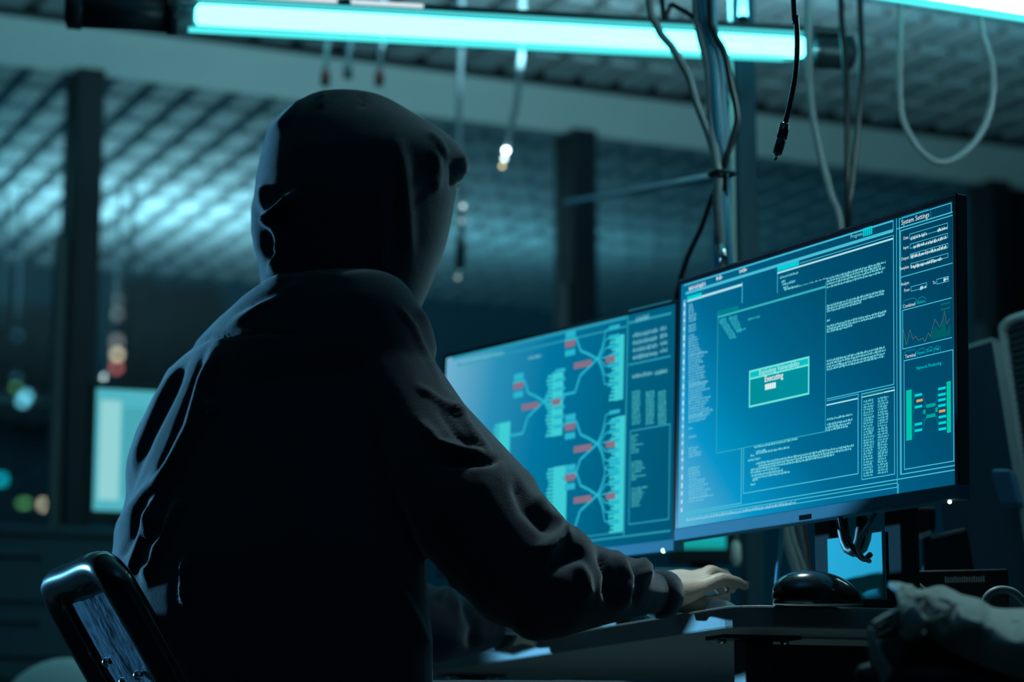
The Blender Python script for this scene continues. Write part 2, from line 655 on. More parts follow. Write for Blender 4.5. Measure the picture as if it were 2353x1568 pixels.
def gradient_emit(name, stops, ramp_axis):
    """screen picture whose wallpaper runs from one colour to another"""
    m = bpy.data.materials.new(name)
    m.use_nodes = True
    nt = m.node_tree
    nt.nodes.remove(nt.nodes['Principled BSDF'])
    tc = nt.nodes.new('ShaderNodeTexCoord')
    dt = nt.nodes.new('ShaderNodeVectorMath')
    dt.operation = 'DOT_PRODUCT'
    dt.inputs[1].default_value = ramp_axis
    cr = nt.nodes.new('ShaderNodeValToRGB')
    el = cr.color_ramp.elements
    while len(el) < len(stops):
        el.new(0.5)
    for e_, (p, c) in zip(el, stops):
        e_.position = p
        e_.color = (*lin(c), 1)
    e = nt.nodes.new('ShaderNodeEmission')
    nt.links.new(tc.outputs['Generated'], dt.inputs[0])
    nt.links.new(dt.outputs['Value'], cr.inputs[0])
    nt.links.new(cr.outputs[0], e.inputs[0])
    nt.links.new(e.outputs[0], nt.nodes['Material Output'].inputs[0])
    return m


class Screen:
    """plane of a monitor; shapes are placed on it in its own u (right) / v (down) metres"""

    def __init__(self, tl, yaw, tilt, parent=None):
        self.o = Vector(tl)
        self.u = Vector((math.cos(yaw), math.sin(yaw), 0))
        n = Vector((math.sin(yaw), -math.cos(yaw), 0))
        self.v = -(Vector((0, 0, 1)) * math.cos(tilt) - n * math.sin(tilt))   # downwards
        self.n = self.u.cross(self.v) * -1
        if self.n.dot(n) < 0:
            self.n = -self.n
        self.layer = 0

    def uv(self, px, py):
        q = P(px, py, 1.0) - CAM
        t = (self.o - CAM).dot(self.n) / q.dot(self.n)
        w = CAM + q * t - self.o
        return w.dot(self.u), w.dot(self.v)

    def w(self, u, v, h=0.0):
        return self.o + self.u * u + self.v * v + self.n * h

    def rect(self, mb, u0, v0, u1, v1, h):
        mb.quad(self.w(u0, v0, h), self.w(u0, v1, h), self.w(u1, v1, h), self.w(u1, v0, h))

    def box(self, mb, u0, v0, u1, v1, h0, h1):
        mb.hexa([self.w(u0, v0, h0), self.w(u0, v1, h0), self.w(u1, v1, h0), self.w(u1, v0, h0)],
                [self.w(u0, v0, h1), self.w(u0, v1, h1), self.w(u1, v1, h1), self.w(u1, v0, h1)])

    def frame(self, mb, u0, v0, u1, v1, t, h, sides='ltrb'):
        if 't' in sides:
            self.rect(mb, u0, v0, u1, v0 + t, h)
        if 'b' in sides:
            self.rect(mb, u0, v1 - t, u1, v1, h)
        if 'l' in sides:
            self.rect(mb, u0, v0, u0 + t, v1, h)
        if 'r' in sides:
            self.rect(mb, u1 - t, v0, u1, v1, h)

    def seg(self, mb, a, b, t, h):
        a, b = Vector(a), Vector(b)
        d = (b - a).normalized()
        n = Vector((-d.y, d.x)) * t / 2
        pts = [a + n, a - n, b - n, b + n]
        mb.quad(*[self.w(p.x, p.y, h) for p in pts])

    def words(self, mb, u0, v, u1, hgt, h, rnd):
        """a row of unreadable small print"""
        u = u0
        while u < u1 - 0.0008:
            wl = min(rnd.uniform(0.0018, 0.0075), u1 - u)
            k = u
            while k < u + wl - 0.0003:
                cw = min(rnd.uniform(0.0006, 0.0011), u + wl - k)
                top = v - hgt * rnd.choice((0.6, 0.6, 0.65, 1.0, 0.95))
                self.rect(mb, k, top, k + cw * 0.72, v + hgt * rnd.choice((0, 0, 0, 0.25)), h)
                k += cw
            u += wl + 0.0011

    def text(self, s, px, py, height, material, parent, h, name='caption', squeeze=1.0, align='CENTER', bold=0.0):
        cu = bpy.data.curves.new('caption', 'FONT')
        cu.body = s
        cu.size = height
        cu.align_x = align
        cu.align_y = 'CENTER'
        cu.offset = bold
        cu.resolution_u = 2
        o = bpy.data.objects.new('tmp_caption', cu)
        COL.objects.link(o)
        bpy.context.view_layer.update()
        me = bpy.data.meshes.new_from_object(o.evaluated_get(bpy.context.evaluated_depsgraph_get()))
        bpy.data.objects.remove(o)
        u, v = self.uv(px, py)
        M = Matrix((
            (self.u.x * squeeze, -self.v.x, self.n.x, 0), (self.u.y * squeeze, -self.v.y, self.n.y, 0), (self.u.z * squeeze, -self.v.z, self.n.z, 0), (0, 0, 0, 1)))
        M.translation = self.w(u, v, h)
        me.transform(wm(parent).inverted() @ M)
        return link(name, me, material, parent)


def monitor_body(root, sc, W, H, top, side, chin, thick, m_chin):
    m = MB()
    sc.box(m, 0, 0, W, H - chin, -thick, -0.0012)
    shell = m.build('shell', M_shell, root, bevel=0.0015)
    m = MB()
    sc.box(m, W * 0.2, H * 0.12, W * 0.8, H * 0.86, -thick - 0.028, -thick + 0.002)
    m.build('back_cover', M_black, root, bevel=0.008)
    m = MB()
    sc.frame(m, 0, 0, W, H - chin, 0.001, 0)
    m.bm.free()
    m = MB()                                 # bezel strips
    sc.box(m, 0, 0, W, top, -0.002, 0.0006)
    sc.box(m, 0, top, side, H - chin, -0.002, 0.0006)
    sc.box(m, W - side, top, W, H - chin, -0.002, 0.0006)
    m.build('bezel', M_gloss, root)
    m = MB()
    m.poly([sc.w(0, 0.0016, 0.0008), sc.w(W, 0.0016, 0.0008), sc.w(W, -0.0004, -0.0012), sc.w(0, -0.0004, -0.0012), sc.w(0, 0.0012, -0.002), sc.w(W, 0.0012, -0.002)],
           [(0, 1, 2, 3), (3, 2, 5, 4), (0, 3, 4), (1, 5, 2), (0, 4, 5, 1)])
    m.build('edge_trim', M_edge, root)  # paler strip added to imitate the highlight on the top bevel
    m = MB()
    sc.box(m, -0.001, H - chin, W + 0.001, H, -thick, 0.002)
    ch = m.build('chin', m_chin, root, bevel=0.0015)
    return shell, ch


def monitor_stand(root, sc, W, H, thick, foot, material, back=0.07):
    """column behind the panel and a flat foot on the desk"""
    c = sc.w(W / 2, H * 0.5, -thick)
    n0 = Vector((sc.n.x, sc.n.y, 0)).normalized()
    b = Vector((c.x, c.y, ZD)) - n0 * back
    u = sc.u
    m = MB()
    m.cbox(b + Vector((0, 0, 0.008)), u * 0.17, n0 * 0.15, (0, 0, 0.016))
    m.build('stand_foot', M_black, root, bevel=0.004)
    return b, n0


# ---- right monitor
W, H = 0.608, 0.380
TL1 = CAM + Vector((0.2421, 3.4287, 0.7150))
YAW1, TILT1 = -1.0433, 0.0319
S1 = Screen(TL1, YAW1, TILT1)
cb = S1.w(W / 2, H, -0.06)
mon1 = thing('monitor', 'large lit monitor at the right showing green pop-up box over code windows', 'monitor', (cb.x, cb.y, ZD), YAW1, 'monitors on the main desk')
shell1, chin1 = monitor_body(mon1, S1, W, H, 0.0085, 0.006, 0.0178, 0.018, M_chin)
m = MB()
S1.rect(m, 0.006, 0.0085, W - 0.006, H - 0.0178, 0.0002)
grad1 = gradient_emit('wallpaper_right', [(0.0, (0, 58, 84)), (0.35, (0, 78, 112)), (0.62, (0, 104, 146)), (0.82, (6, 148, 200)), (1.0, (92, 182, 218))], (-0.62, 0.35, -0.55))  # glare across the panel painted into the emission
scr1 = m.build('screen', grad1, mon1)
# generated coordinates run 0..1 in the local box; shift so that the ramp spans the panel
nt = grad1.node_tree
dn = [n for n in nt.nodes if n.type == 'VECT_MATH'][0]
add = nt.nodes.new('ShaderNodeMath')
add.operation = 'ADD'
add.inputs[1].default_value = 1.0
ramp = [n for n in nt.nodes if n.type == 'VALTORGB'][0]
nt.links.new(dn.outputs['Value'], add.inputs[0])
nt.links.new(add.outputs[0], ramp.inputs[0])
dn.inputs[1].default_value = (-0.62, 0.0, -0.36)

RND = random.Random(3)
LINE = E((70, 190, 215))
LINE_D = E((0, 138, 165))
BRIGHT = E((170, 228, 236))
TXT = E((120, 220, 228))
TXT_L = E((105, 190, 220))
WHITE = E((225, 242, 244))
TEAL = E((0, 190, 180))
CYAN = E((0, 205, 215))
ORANGE = E((220, 165, 90))
DKGREEN = E((0, 110, 115))
H1, H2, H3, H4, H5 = 0.0004, 0.0007, 0.0010, 0.0013, 0.0016


def R2(S, mb, a, b, h):
    u0, v0 = S.uv(*a)
    u1, v1 = S.uv(*b)
    S.rect(mb, u0, v0, u1, v1, h)


def F2(S, mb, a, b, t, h, sides='ltrb'):
    u0, v0 = S.uv(*a)
    u1, v1 = S.uv(*b)
    S.frame(mb, u0, v0, u1, v1, t, h, sides)


def HL(S, mb, a, b, t, h):
    """horizontal rule between the two picture points"""
    u0, v0 = S.uv(*a)
    u1, v1 = S.uv(*b)
    v = (v0 + v1) / 2
    S.rect(mb, u0, v - t / 2, u1, v + t / 2, h)


def VL(S, mb, a, b, t, h):
    u0, v0 = S.uv(*a)
    u1, v1 = S.uv(*b)
    u = (u0 + u1) / 2
    S.rect(mb, u - t / 2, v0, u + t / 2, v1, h)


def TR(S, mb, a, b, hgt, h):
    u0, v0 = S.uv(*a)
    u1, v1 = S.uv(*b)
    S.words(mb, u0, (v0 + v1) / 2, u1, hgt, h, RND)


# window rules
S = S1
m = MB()
HL(S, m, (1572, 655), (2053, 509), 0.0022, H1)
HL(S, m, (1576, 675), (2053, 530), 0.0042, H1)
VL(S, m, (2053, 509), (2053, 530), 0.0012, H1)
VL(S, m, (2059, 503), (2064, 1137), 0.0012, H1)
VL(S, m, (2066, 520), (2071, 1092), 0.0016, H1)
F2(S, m, (2066, 503), (2187, 490), 0.0012, H1)
HL(S, m, (2060, 526), (2191, 488), 0.0014, H1)
F2(S, m, (2069, 530), (2196, 1071), 0.0014, H1)
HL(S, m, (1574, 1183), (2200, 1080), 0.0014, H1)
F2(S, m, (1572, 1190), (2063, 1121), 0.0012, H1)
VL(S, m, (2064, 1112), (2066, 1136), 0.0012, H1)
HL(S, m, (2069, 638), (2189, 605), 0.0012, H1)
F2(S, m, (2074, 713), (2188, 777), 0.0012, H1, 'ltb')
F2(S, m, (2077, 829), (2193, 1061), 0.0012, H1)
# code window behind
VL(S, m, (1787, 612), (1787, 683), 0.0012, H1)
HL(S, m, (1838, 607), (2052, 540), 0.0010, H1)
VL(S, m, (2053, 540), (2055, 884), 0.0014, H1)
HL(S, m, (1900, 918), (2055, 883), 0.0012, H1)
# lower windows
F2(S, m, (1709, 1000), (1973, 1090), 0.0014, H1, 'lrb')
HL(S, m, (1900, 922), (1972, 906), 0.0010, H1)
VL(S, m, (1972, 905), (1973, 1090), 0.0014, H1)
F2(S, m, (1980, 905), (2057, 1091), 0.0013, H1)
# left window
VL(S, m, (1706, 648), (1706, 705), 0.0016, H1)
VL(S, m, (1704, 1020), (1704, 1157), 0.0016, H1)
HL(S, m, (1575, 1178), (1704, 1157), 0.0016, H1)
m.build('window_rules', LINE, scr1)
for a, b, t_ in (((1787, 629), (2053, 548), 0.0024), ((1580, 691), (1706, 656), 0.0036), ((1900, 932), (1972, 916), 0.0018), ((1981, 913), (2057, 897), 0.0018)):
    m = MB()
    HL(S, m, a, b, t_, H2)
    m.build('title_rule', BRIGHT, scr1)
for a, b in (((1787, 614), (1837, 610)), ((1580, 682), (1613, 682))):
    m = MB()
    R2(S, m, a, b, H2)
    m.build('title_block', CYAN, scr1)
m = MB()
u, v = S.uv(1984, 536)
for k in range(5):
    S.rect(m, u + k * 0.0040, v - 0.006, u + k * 0.0040 + 0.003, v + 0.005, H2)
m.build('progress_bar', CYAN, scr1)
for a, b in (((1982, 908), (2033, 902)), ((2163, 699), (2184, 697)), ((2163, 711), (2184, 709))):
    m = MB()
    R2(S, m, a, b, H2)
    m.build('green_strip', DKGREEN, scr1)
# tabs: rounded outlines
m = MB()


def tab(S, m, a, b, top, t=0.0009):
    (u0, v0), (u1, v1) = S.uv(*a), S.uv(*b)
    v1 = v0
    vt = v0 - top
    r = min(0.006, top * 0.7)
    S.seg(m, (u0, v0), (u0, vt + r), t, H2)
    S.seg(m, (u0, vt + r), (u0 + r * 0.35, vt + r * 0.3), t, H2)
    S.seg(m, (u0 + r * 0.35, vt + r * 0.3), (u0 + r, vt), t, H2)
    S.seg(m, (u0 + r, vt), (u1 - r, vt), t, H2)
    S.seg(m, (u1 - r, vt), (u1 - r * 0.3, vt + r * 0.35), t, H2)
    S.seg(m, (u1 - r * 0.3, vt + r * 0.35), (u1, vt + r), t, H2)
    S.seg(m, (u1, vt + r), (u1, v0), t, H2)


TABS = [((2068, 523), (2140, 502), 0.0125),
        ((2074, 711), (2108, 703), 0.0105),
        ((2108, 703), (2129, 698), 0.0095),
        ((2077, 828), (2108, 822), 0.0105),
        ((2108, 821), (2130, 816), 0.0095),
        ((2130, 816), (2147, 812), 0.0090),
        ((2147, 812), (2163, 808), 0.0085),
        ]
for a, b, top in TABS:
    m = MB()
    tab(S, m, a, b, top)
    m.build('tab_outline', LINE_D, scr1)
# form fields
for (a, b) in (((2091, 538), (2179, 525)), ((2092, 561), (2179, 547)), ((2092, 584), (2180, 570)), ((2093, 606), (2180, 592)), ((2094, 659), (2131, 661)), ((2153, 642), (2181, 647))):
    m = MB()
    F2(S, m, a, b, 0.0009, H2)
    m.build('form_field', LINE, scr1)
for (a, b) in (((2094, 551), (2131, 541)), ((2155, 533), (2178, 526)), ((2100, 571), (2178, 548)), ((2094, 594), (2176, 570)), ((2094, 618), (2166, 597)), ((2115, 666), (2129, 662)), ((2169, 646), (2180, 643))):
    m = MB()
    TR(S, m, a, b, 0.0042, H2)
    m.build('field_entry', WHITE, scr1)
for a, b, hh in (((1584, 668), (1622, 656), 0.0062), ((1647, 644), (1661, 640), 0.0055), ((1700, 628), (1718, 622), 0.0055)):
    m = MB()
    TR(S, m, a, b, hh, H2)
    m.build('menu_entry', WHITE, scr1)
S.text('System Settings', 2104, 503, 0.0095, WHITE, scr1, H2, squeeze=0.92)
S.text('Progress', 1969, 541, 0.0072, TXT, scr1, H2)
for (s_, x, y) in (('Date:', 2083, 547), ('Input:', 2083, 569), ('Output:', 2081, 594), ('Template:', 2079, 616), ('Analyze:', 2081, 652), ('From:', 2085, 667), ('To:', 2148, 650)):
    S.text(s_, x, y, 0.0060, WHITE, scr1, H2, squeeze=0.8)
S.text('Combined', 2090, 702, 0.0068, WHITE, scr1, H2, squeeze=0.85)
S.text('Options', 2117, 694, 0.0055, CYAN, scr1, H2, squeeze=0.85)
S.text('Terminal', 2093, 818, 0.0068, WHITE, scr1, H2, squeeze=0.85)
S.text('Options', 2118, 811, 0.0055, CYAN, scr1, H2, squeeze=0.8)
S.text('Tools', 2137, 806, 0.0055, CYAN, scr1, H2, squeeze=0.8)
S.text('Help', 2154, 802, 0.0055, CYAN, scr1, H2, squeeze=0.8)
S.text('Network Monitoring', 2135, 841, 0.0066, CYAN, scr1, H2, squeeze=0.85)
# line chart
brown = [(2076, 755), (2084, 793), (2092, 758), (2099, 780), (2105, 773), (2111, 783), (2122, 777), (2126, 787), (2134, 765), (2139, 774), (2149, 734), (2160, 752), (2167, 738), (2171, 715), (2176, 745), (2184, 733)]
green = [(2076, 768), (2084, 795), (2092, 770), (2099, 784), (2111, 788), (2122, 780), (2126, 788), (2134, 772), (2140, 776), (2150, 750), (2160, 761), (2170, 732), (2176, 766), (2184, 745)]
m = MB()
bp = [S.uv(*p) for p in brown]
for a, b in zip(bp[:-1], bp[1:]):
    S.seg(m, a, b, 0.0007, H2)
m.build('chart_line', E((95, 110, 100)), scr1)
m = MB()
gp = [S.uv(*p) for p in green]
for a, b in zip(gp[:-1], gp[1:]):
    S.seg(m, a, b, 0.0006, H2)
base = S.uv(2180, 772)[1]
for a, b in zip(gp[8:-1], gp[9:]):
    m.quad(S.w(a[0], a[1], H1), S.w(a[0], base, H1), S.w(b[0], base, H1), S.w(b[0], b[1], H1))
m.build('chart_area', E((0, 92, 98)), scr1)
# network picture
for (x0, x1, y0, y1, n) in ((2083, 2096, 898, 1014, 27), (2176, 2186, 878, 996, 27)):
    m = MB()
    (u0, v0), (u1, v1) = S.uv(x0, y0), S.uv(x1, y1 - (x1 - x0) * 0.22)
    st = (v1 - v0) / n
    S.rect(m, u0, v0, u1, v1, H1 * 0.9)
    for k in range(n):
        S.rect(m, u0, v0 + k * st, u1, v0 + (k + 0.72) * st, H2)
    m.build('host_bar', E((0, 196, 170)), scr1)
left = [(2112, 908), (2112, 935), (2112, 975), (2112, 989)]
right = [(2166, 893), (2166, 907), (2166, 919), (2166, 932), (2167, 958), (2167, 972), (2167, 986)]
for p in left + right:
    u, v = S.uv(*p)
    m = MB()
    S.rect(m, u - 0.0075, v - 0.0016, u + 0.0065, v + 0.0016, H2)
    m.build('host_node', E((0, 215, 215)), scr1)
for p in ((2140, 932), (2140, 956)):
    u, v = S.uv(*p)
    m = MB()
    S.rect(m, u - 0.0085, v - 0.0022, u + 0.0085, v + 0.0022, H2)
    m.build('link_node', E((0, 165, 150)), scr1)
for p in ((2125, 947), (2153, 942)):
    u, v = S.uv(*p)
    m = MB()
    S.rect(m, u - 0.0022, v - 0.0028, u + 0.0022, v + 0.0028, H2)
    m.build('link_node', E((0, 165, 150)), scr1)
for p in ((2114, 921), (2166, 945)):
    u, v = S.uv(*p)
    m = MB()
    S.rect(m, u - 0.0060, v - 0.0016, u + 0.0060, v + 0.0016, H2)
    m.build('alert_node', ORANGE, scr1)
m = MB()
for p, q in zip(left, ((2140, 932), (2140, 932), (2140, 956), (2140, 956))):
    u, v = S.uv(*p)
    w_ = S.uv(*q)
    S.seg(m, (u + 0.0065, v), (w_[0] - 0.0085, w_[1]), 0.0006, H1)
    for k in range(5):
        bx = S.uv(2097, p[1] + 4 + (k - 2) * 9)
        S.seg(m, bx, (u - 0.0070, v), 0.0005, H1)
for p, q in zip(right, ((2140, 932),) * 4 + ((2140, 956),) * 3):
    u, v = S.uv(*p)
    w_ = S.uv(*q)
    if p in (right[0], right[3], right[6]):
        S.seg(m, (w_[0] + 0.0085, w_[1]), (u - 0.0070, v), 0.0006, H1)
    S.seg(m, (u + 0.0060, v), S.uv(2176, p[1] - 2), 0.0006, H1)
m.build('link_lines', E((0, 140, 150)), scr1)
# body text of the windows
rows = [((1793, 641), (1836, 628)), ((1797, 650), (1806, 648)), ((1799, 657), (1828, 648)), ((1801, 664), (1812, 661)), ((1803, 668), (1835, 659)),
        ((1812, 669), (2036, 604)), ((1812, 675), (2026, 613)), ((1814, 681), (2035, 617)), ((1838, 681), (2030, 626)), ((1800, 684), (1810, 681)),
        ((1901, 707), (2034, 669)), ((1901, 713), (2032, 676)), ((1901, 719), (1980, 696)), ((1901, 740), (1908, 738)),
        ((1901, 754), (2038, 717)), ((1901, 760), (2036, 724)), ((1901, 766), (1960, 750)),
        ((1901, 834), (2034, 799)), ((1901, 840), (2036, 806)), ((1901, 847), (2035, 813)), ((1901, 853), (2033, 820)),
        ((1901, 968), (1960, 954)), ((1901, 979), (1960, 966)), ((1736, 1020), (1956, 973)), ((1734, 1026), (1950, 980)), ((1734, 1031), (1835, 1010)),
        ((1738, 1041), (1760, 1036)), ((1738, 1046), (1815, 1029)), ((1726, 1050), (1734, 1048)), ((1720, 1061), (1748, 1055)),
        ((1738, 1070), (1963, 1024)), ((1744, 1075), (1957, 1032)), ((1726, 1085), (1918, 1045)), ((1726, 1090), (1793, 1076)), ((1728, 1097), (1800, 1082)),
        ((1732, 1102), (1816, 1086)), ((1730, 1107), (1742, 1104)), ((1726, 1117), (1738, 1114))]
k0 = 0
for k1 in (5, 10, 13, 14, 17, 21, 23, 26, 30, 33, 38):       # one mesh per paragraph
    m = MB()
    for a, b in rows[k0:k1]:
        TR(S, m, a, b, 0.0031, H2)
    m.build('paragraph', TXT, scr1)
    k0 = k1
for x0 in (1985, 2018):
    m = MB()
    for k in range(28):
        y = 926 + k * 6.35 - (x0 - 1985) * 0.21
        TR(S, m, (x0, y), (x0 + 21 + RND.uniform(0, 4), y - 5), 0.0030, H2)
    m.build('address_column', E((90, 200, 215)), scr1)
blocks = [(704, 7, 14, 4), (752, 3, 18, 2), (775, 8, 20, 6), (822, 12, 45, 0), (888, 13, 58, 0), (960, 3, 50, 0), (988, 1, 14, 0), (1008, 1, 20, 0), (1034, 4, 32, 2), (1080, 5, 26, 2), (1110, 7, 48, 2), (1150, 2, 60, 0)]
for (y0, n, ln, st) in blocks:
    m = MB()
    for k in range(n):
        yy = y0 + k * 6.2
        l = ln * (0.55 + 0.45 * RND.random()) + (k * st * 0.4)
        x1 = min(1583 + l, 1647 if 720 < yy < 1030 else 1700)
        sl = 0.295 - (yy - 700) / 480 * 0.125
        TR(S, m, (1583, yy), (x1, yy - (x1 - 1583) * sl), 0.0033, H2)
    m.build('code_block', TXT_L, scr1)
m = MB()
(u0, v0), (u1, v1) = S.uv(1571, 690), S.uv(1578, 1178)
S.rect(m, u0, v0, u0 + 0.0062, v1, H1)
m.build('icon_bar', E((95, 175, 215)), scr1)
m = MB()
for k in range(26):
    v = v0 + (v1 - v0) * (k + 0.4) / 26
    S.rect(m, u0 + 0.0012, v, u0 + 0.0050, v + 0.0075 * RND.uniform(0.5, 1), H2)
m.build('icons', E((190, 222, 238)), scr1)
m = MB()
TR(S, m, (1578, 1199), (1830, 1157), 0.0042, H2)
m.build('status_text', E((140, 205, 228)), scr1)
# front window and its pop-up
m = MB()
R2(S, m, (1651, 713), (1899, 993), H3)
g2 = gradient_emit('front_window_fill', [(0.0, (0, 76, 108)), (0.4, (0, 96, 134)), (0.75, (0, 122, 166)), (1.0, (0, 150, 198))], (-0.5, 0, -0.5))
win = m.build('front_window', g2, scr1)
nt = g2.node_tree
dn = [n for n in nt.nodes if n.type == 'VECT_MATH'][0]
add = nt.nodes.new('ShaderNodeMath')
add.operation = 'ADD'
add.inputs[1].default_value = 1.0
nt.links.new(dn.outputs['Value'], add.inputs[0])
nt.links.new(add.outputs[0], [n for n in nt.nodes if n.type == 'VALTORGB'][0].inputs[0])
m = MB()
HL(S, m, (1651, 728), (1899, 661), 0.0030, H4)
F2(S, m, (1651, 720), (1899, 993), 0.0010, H4, 'lrb')
for k in range(11):
    y = 738 + k * 4.2
    x0 = 1655 + max(0, k - 1) * 2.6
    TR(S, m, (x0, y), (x0 + 16, y - 4), 0.0030, H4)
    if k < 9:
        TR(S, m, (x0 + 22, y - 5), (x0 + 42 - k, y - 10), 0.0030, H4)
TR(S, m, (1720, 737), (1748, 730), 0.0036, H4)
TR(S, m, (1695, 762), (1717, 757), 0.0030, H4)
m.build('front_window_text', E((50, 180, 190)), scr1)
m = MB()
R2(S, m, (1651, 716), (1699, 712), H4)
m.build('front_window_tab', E((0, 128, 140)), scr1)
m = MB()
R2(S, m, (1724, 853), (1862, 907), H4)
dlg = m.build('dialog_box', E((0, 142, 156)), scr1)
m = MB()
R2(S, m, (1724, 853), (1862, 837), H5)
m.build('dialog_title_bar', E((10, 190, 196)), scr1)
m = MB()
H6, H7 = 0.0019, 0.0022
F2(S, m, (1724, 853), (1862, 907), 0.0026, H6)
HL(S, m, (1724, 872), (1862, 839), 0.0026, H6)
m.build('dialog_border', E((110, 230, 220)), scr1)
S.text('Exploiting Vulnerability', 1793, 847, 0.0098, E((190, 245, 240)), scr1, H7, squeeze=1.0)
S.text('Executing', 1781, 868, 0.0118, WHITE, scr1, H7, squeeze=0.92, bold=0.0002)
m = MB()
u, v = S.uv(1761, 891)
for k in range(5):
    S.rect(m, u + k * 0.0050, v - 0.0040, u + k * 0.0050 + 0.0044, v + 0.0040, H7)
m.build('dialog_progress', WHITE, scr1)
# chin details
m = MB()
u0, v0 = S.uv(1840, 1184)
u1, v1 = S.uv(1866, 1194)
S.box(m, u0, v0 + 0.001, u1, v1 - 0.0005, 0.002, 0.0028)
m.build('badge', mat('matt_black', (0.003, 0.003, 0.004), 0.9, spec=0.05), chin1)
m = MB()
u, v = S.uv(2183, 1154)
m.ball(S.w(u, v, 0.0005), 0.0026)
m.build('power_light', emit('power_light_white', (1.0, 0.92, 0.85), 3.0), chin1, True)
# stand: two uprights with a cable opening
b, n0 = monitor_stand(mon1, S1, W, H, 0.018, 0, M_silver, 0.075)
u_ = S1.u
m = MB()
for sx in (-0.075, 0.075):
    m.cbox(b + u_ * sx + Vector((0, 0, 0.016 + 0.14)), u_ * 0.035, n0 * 0.03, (0, 0, 0.28))
m.cbox(b + Vector((0, 0, 0.016 + 0.225)), u_ * 0.12, n0 * 0.03, (0, 0, 0.11))
up1 = m.build('stand_column', M_upright, mon1, bevel=0.003)
m = MB()
m.cbox(b + n0 * 0.0175 + Vector((0, 0, 0.016 + 0.045)), u_ * 0.115, n0 * 0.004, (0, 0, 0.09))
m.build('cover_plate', M_card, mon1)
m = MB()
hub = S1.w(W / 2, H * 0.5, -0.046)
m.cbox((hub + b + Vector((0, 0, 0.26))) / 2 if False else hub - n0 * 0.02, u_ * 0.10, n0 * 0.06, (0, 0, 0.10))
m.build('hinge', M_black, mon1, bevel=0.004)
m = MB()
hk = b + n0 * 0.022 + Vector((0, 0, 0.135))
ring = [hk + u_ * (0.022 * math.cos(a)) + Vector((0, 0, 0.05 * math.sin(a))) for a in [2 * math.pi * k / 16 for k in range(17)]]
m.tube(ring, 0.008, 8)
m.build('cable_hook', M_black, up1, True)

# ---- left monitor
TL2 = CAM + Vector((-0.1147, 4.058, 0.7148))
YAW2, TILT2 = -0.9264, 0.035
S2 = Screen(TL2, YAW2, TILT2)
cb = S2.w(W / 2, H, -0.06)
mon2 = thing('monitor', 'lit monitor half hidden by the raised arm, showing cyan network trees with red blocks', 'monitor', (cb.x, cb.y, ZD), YAW2, 'monitors on the main desk')
shell2, chin2 = monitor_body(mon2, S2, W, H, 0.006, 0.006, 0.0178, 0.018, M_chin)
m = MB()
S2.rect(m, 0.006, 0.006, W - 0.006, H - 0.0178, 0.0002)
grad2 = gradient_emit('wallpaper_left', [(0.0, (0, 82, 112)), (0.3, (0, 96, 130)), (0.6, (0, 118, 160)), (0.8, (40, 142, 182)), (1.0, (108, 176, 208))], (-0.62, 0, -0.36))  # paler end paints in the glare on this panel
scr2 = m.build('screen', grad2, mon2)
nt = grad2.node_tree
dn = [n for n in nt.nodes if n.type == 'VECT_MATH'][0]
dn.inputs[1].default_value = (-0.85, 0.0, 0.12)
add = nt.nodes.new('ShaderNodeMath')
add.operation = 'ADD'
add.inputs[1].default_value = 0.9
nt.links.new(dn.outputs['Value'], add.inputs[0])
nt.links.new(add.outputs[0], [n for n in nt.nodes if n.type == 'VALTORGB'][0].inputs[0])
S = S2
L2 = E((40, 150, 175))
m = MB()
HL(S, m, (1040, 828), (1440, 725), 0.006, H1)
HL(S, m, (1050, 848), (1440, 742), 0.003, H1)
VL(S, m, (1441, 722), (1436, 1232), 0.003, H1)
HL(S, m, (1445, 717), (1543, 692), 0.003, H1)
HL(S, m, (1445, 743), (1543, 720), 0.004, H1)
HL(S, m, (1445, 838), (1541, 820), 0.003, H1)
F2(S, m, (1448, 990), (1538, 1195), 0.0022, H1)
HL(S, m, (1300, 1258), (1541, 1212), 0.003, H1)
HL(S, m, (1300, 1244), (1436, 1218), 0.002, H1)
m.build('window_rules', L2, scr2)
FE2 = [((1455, 776 + k * 17), (1512, 763 + k * 17), 0.0065) for k in range(4)] + [((1518, 760 + k * 17), (1534, 757 + k * 17), 0.0065) for k in range(4)]
FE2 += [((1454, 870), (1500, 860), 0.006), ((1506, 862), (1534, 856), 0.006), ((1462, 740), (1492, 732), 0.008), ((1060, 838), (1160, 812), 0.006), ((1214, 828), (1245, 819), 0.005)]
for a, b, hh in FE2:
    m = MB()
    TR(S, m, a, b, hh, H2)
    m.build('field_entry', E((110, 190, 205)), scr2)
for c in (1453, 1485, 1513):
    m = MB()
    for k in range(13):
        TR(S, m, (c, 905 + k * 6), (c + 19, 901 + k * 6), 0.0034, H2)
    m.build('address_column', E((70, 185, 190)), scr2)
for k0 in (0, 11, 22):
    m = MB()
    for k in range(k0, k0 + 8):
        l = RND.uniform(8, 34) + (18 if k % 9 == 4 else 0)
        TR(S, m, (1452, 1004 + k * 5.6), (1452 + l, 1004 + k * 5.6 - l * 0.19), 0.0030, H2)
    m.build('code_block', E((70, 185, 190)), scr2)
trees = [(1408, 1432, 762, 918), (1408, 1432, 948, 1224), (1262, 1292, 850, 1000), (1140, 1170, 963, 1085), (1262, 1300, 1064, 1230)]
for (x0, x1, y0, y1) in trees:
    m = MB()
    (u0, v0), (u1, v1) = S.uv(x0, y0 + 12), S.uv(x1, y1)
    ub = u1 - (u1 - u0) * 0.75
    S.rect(m, ub, v0, u1, v1, H1)
    n = int((v1 - v0) / 0.006)
    for k in range(n):
        v = v0 + (v1 - v0) * (k + 0.2) / n
        S.rect(m, u0 - 0.006 * (0.5 + 0.5 * math.sin(k * 1.3)), v, ub, v + (v1 - v0) / n * 0.6, H1)
    m.build('host_bar', E((60, 205, 212)), scr2)
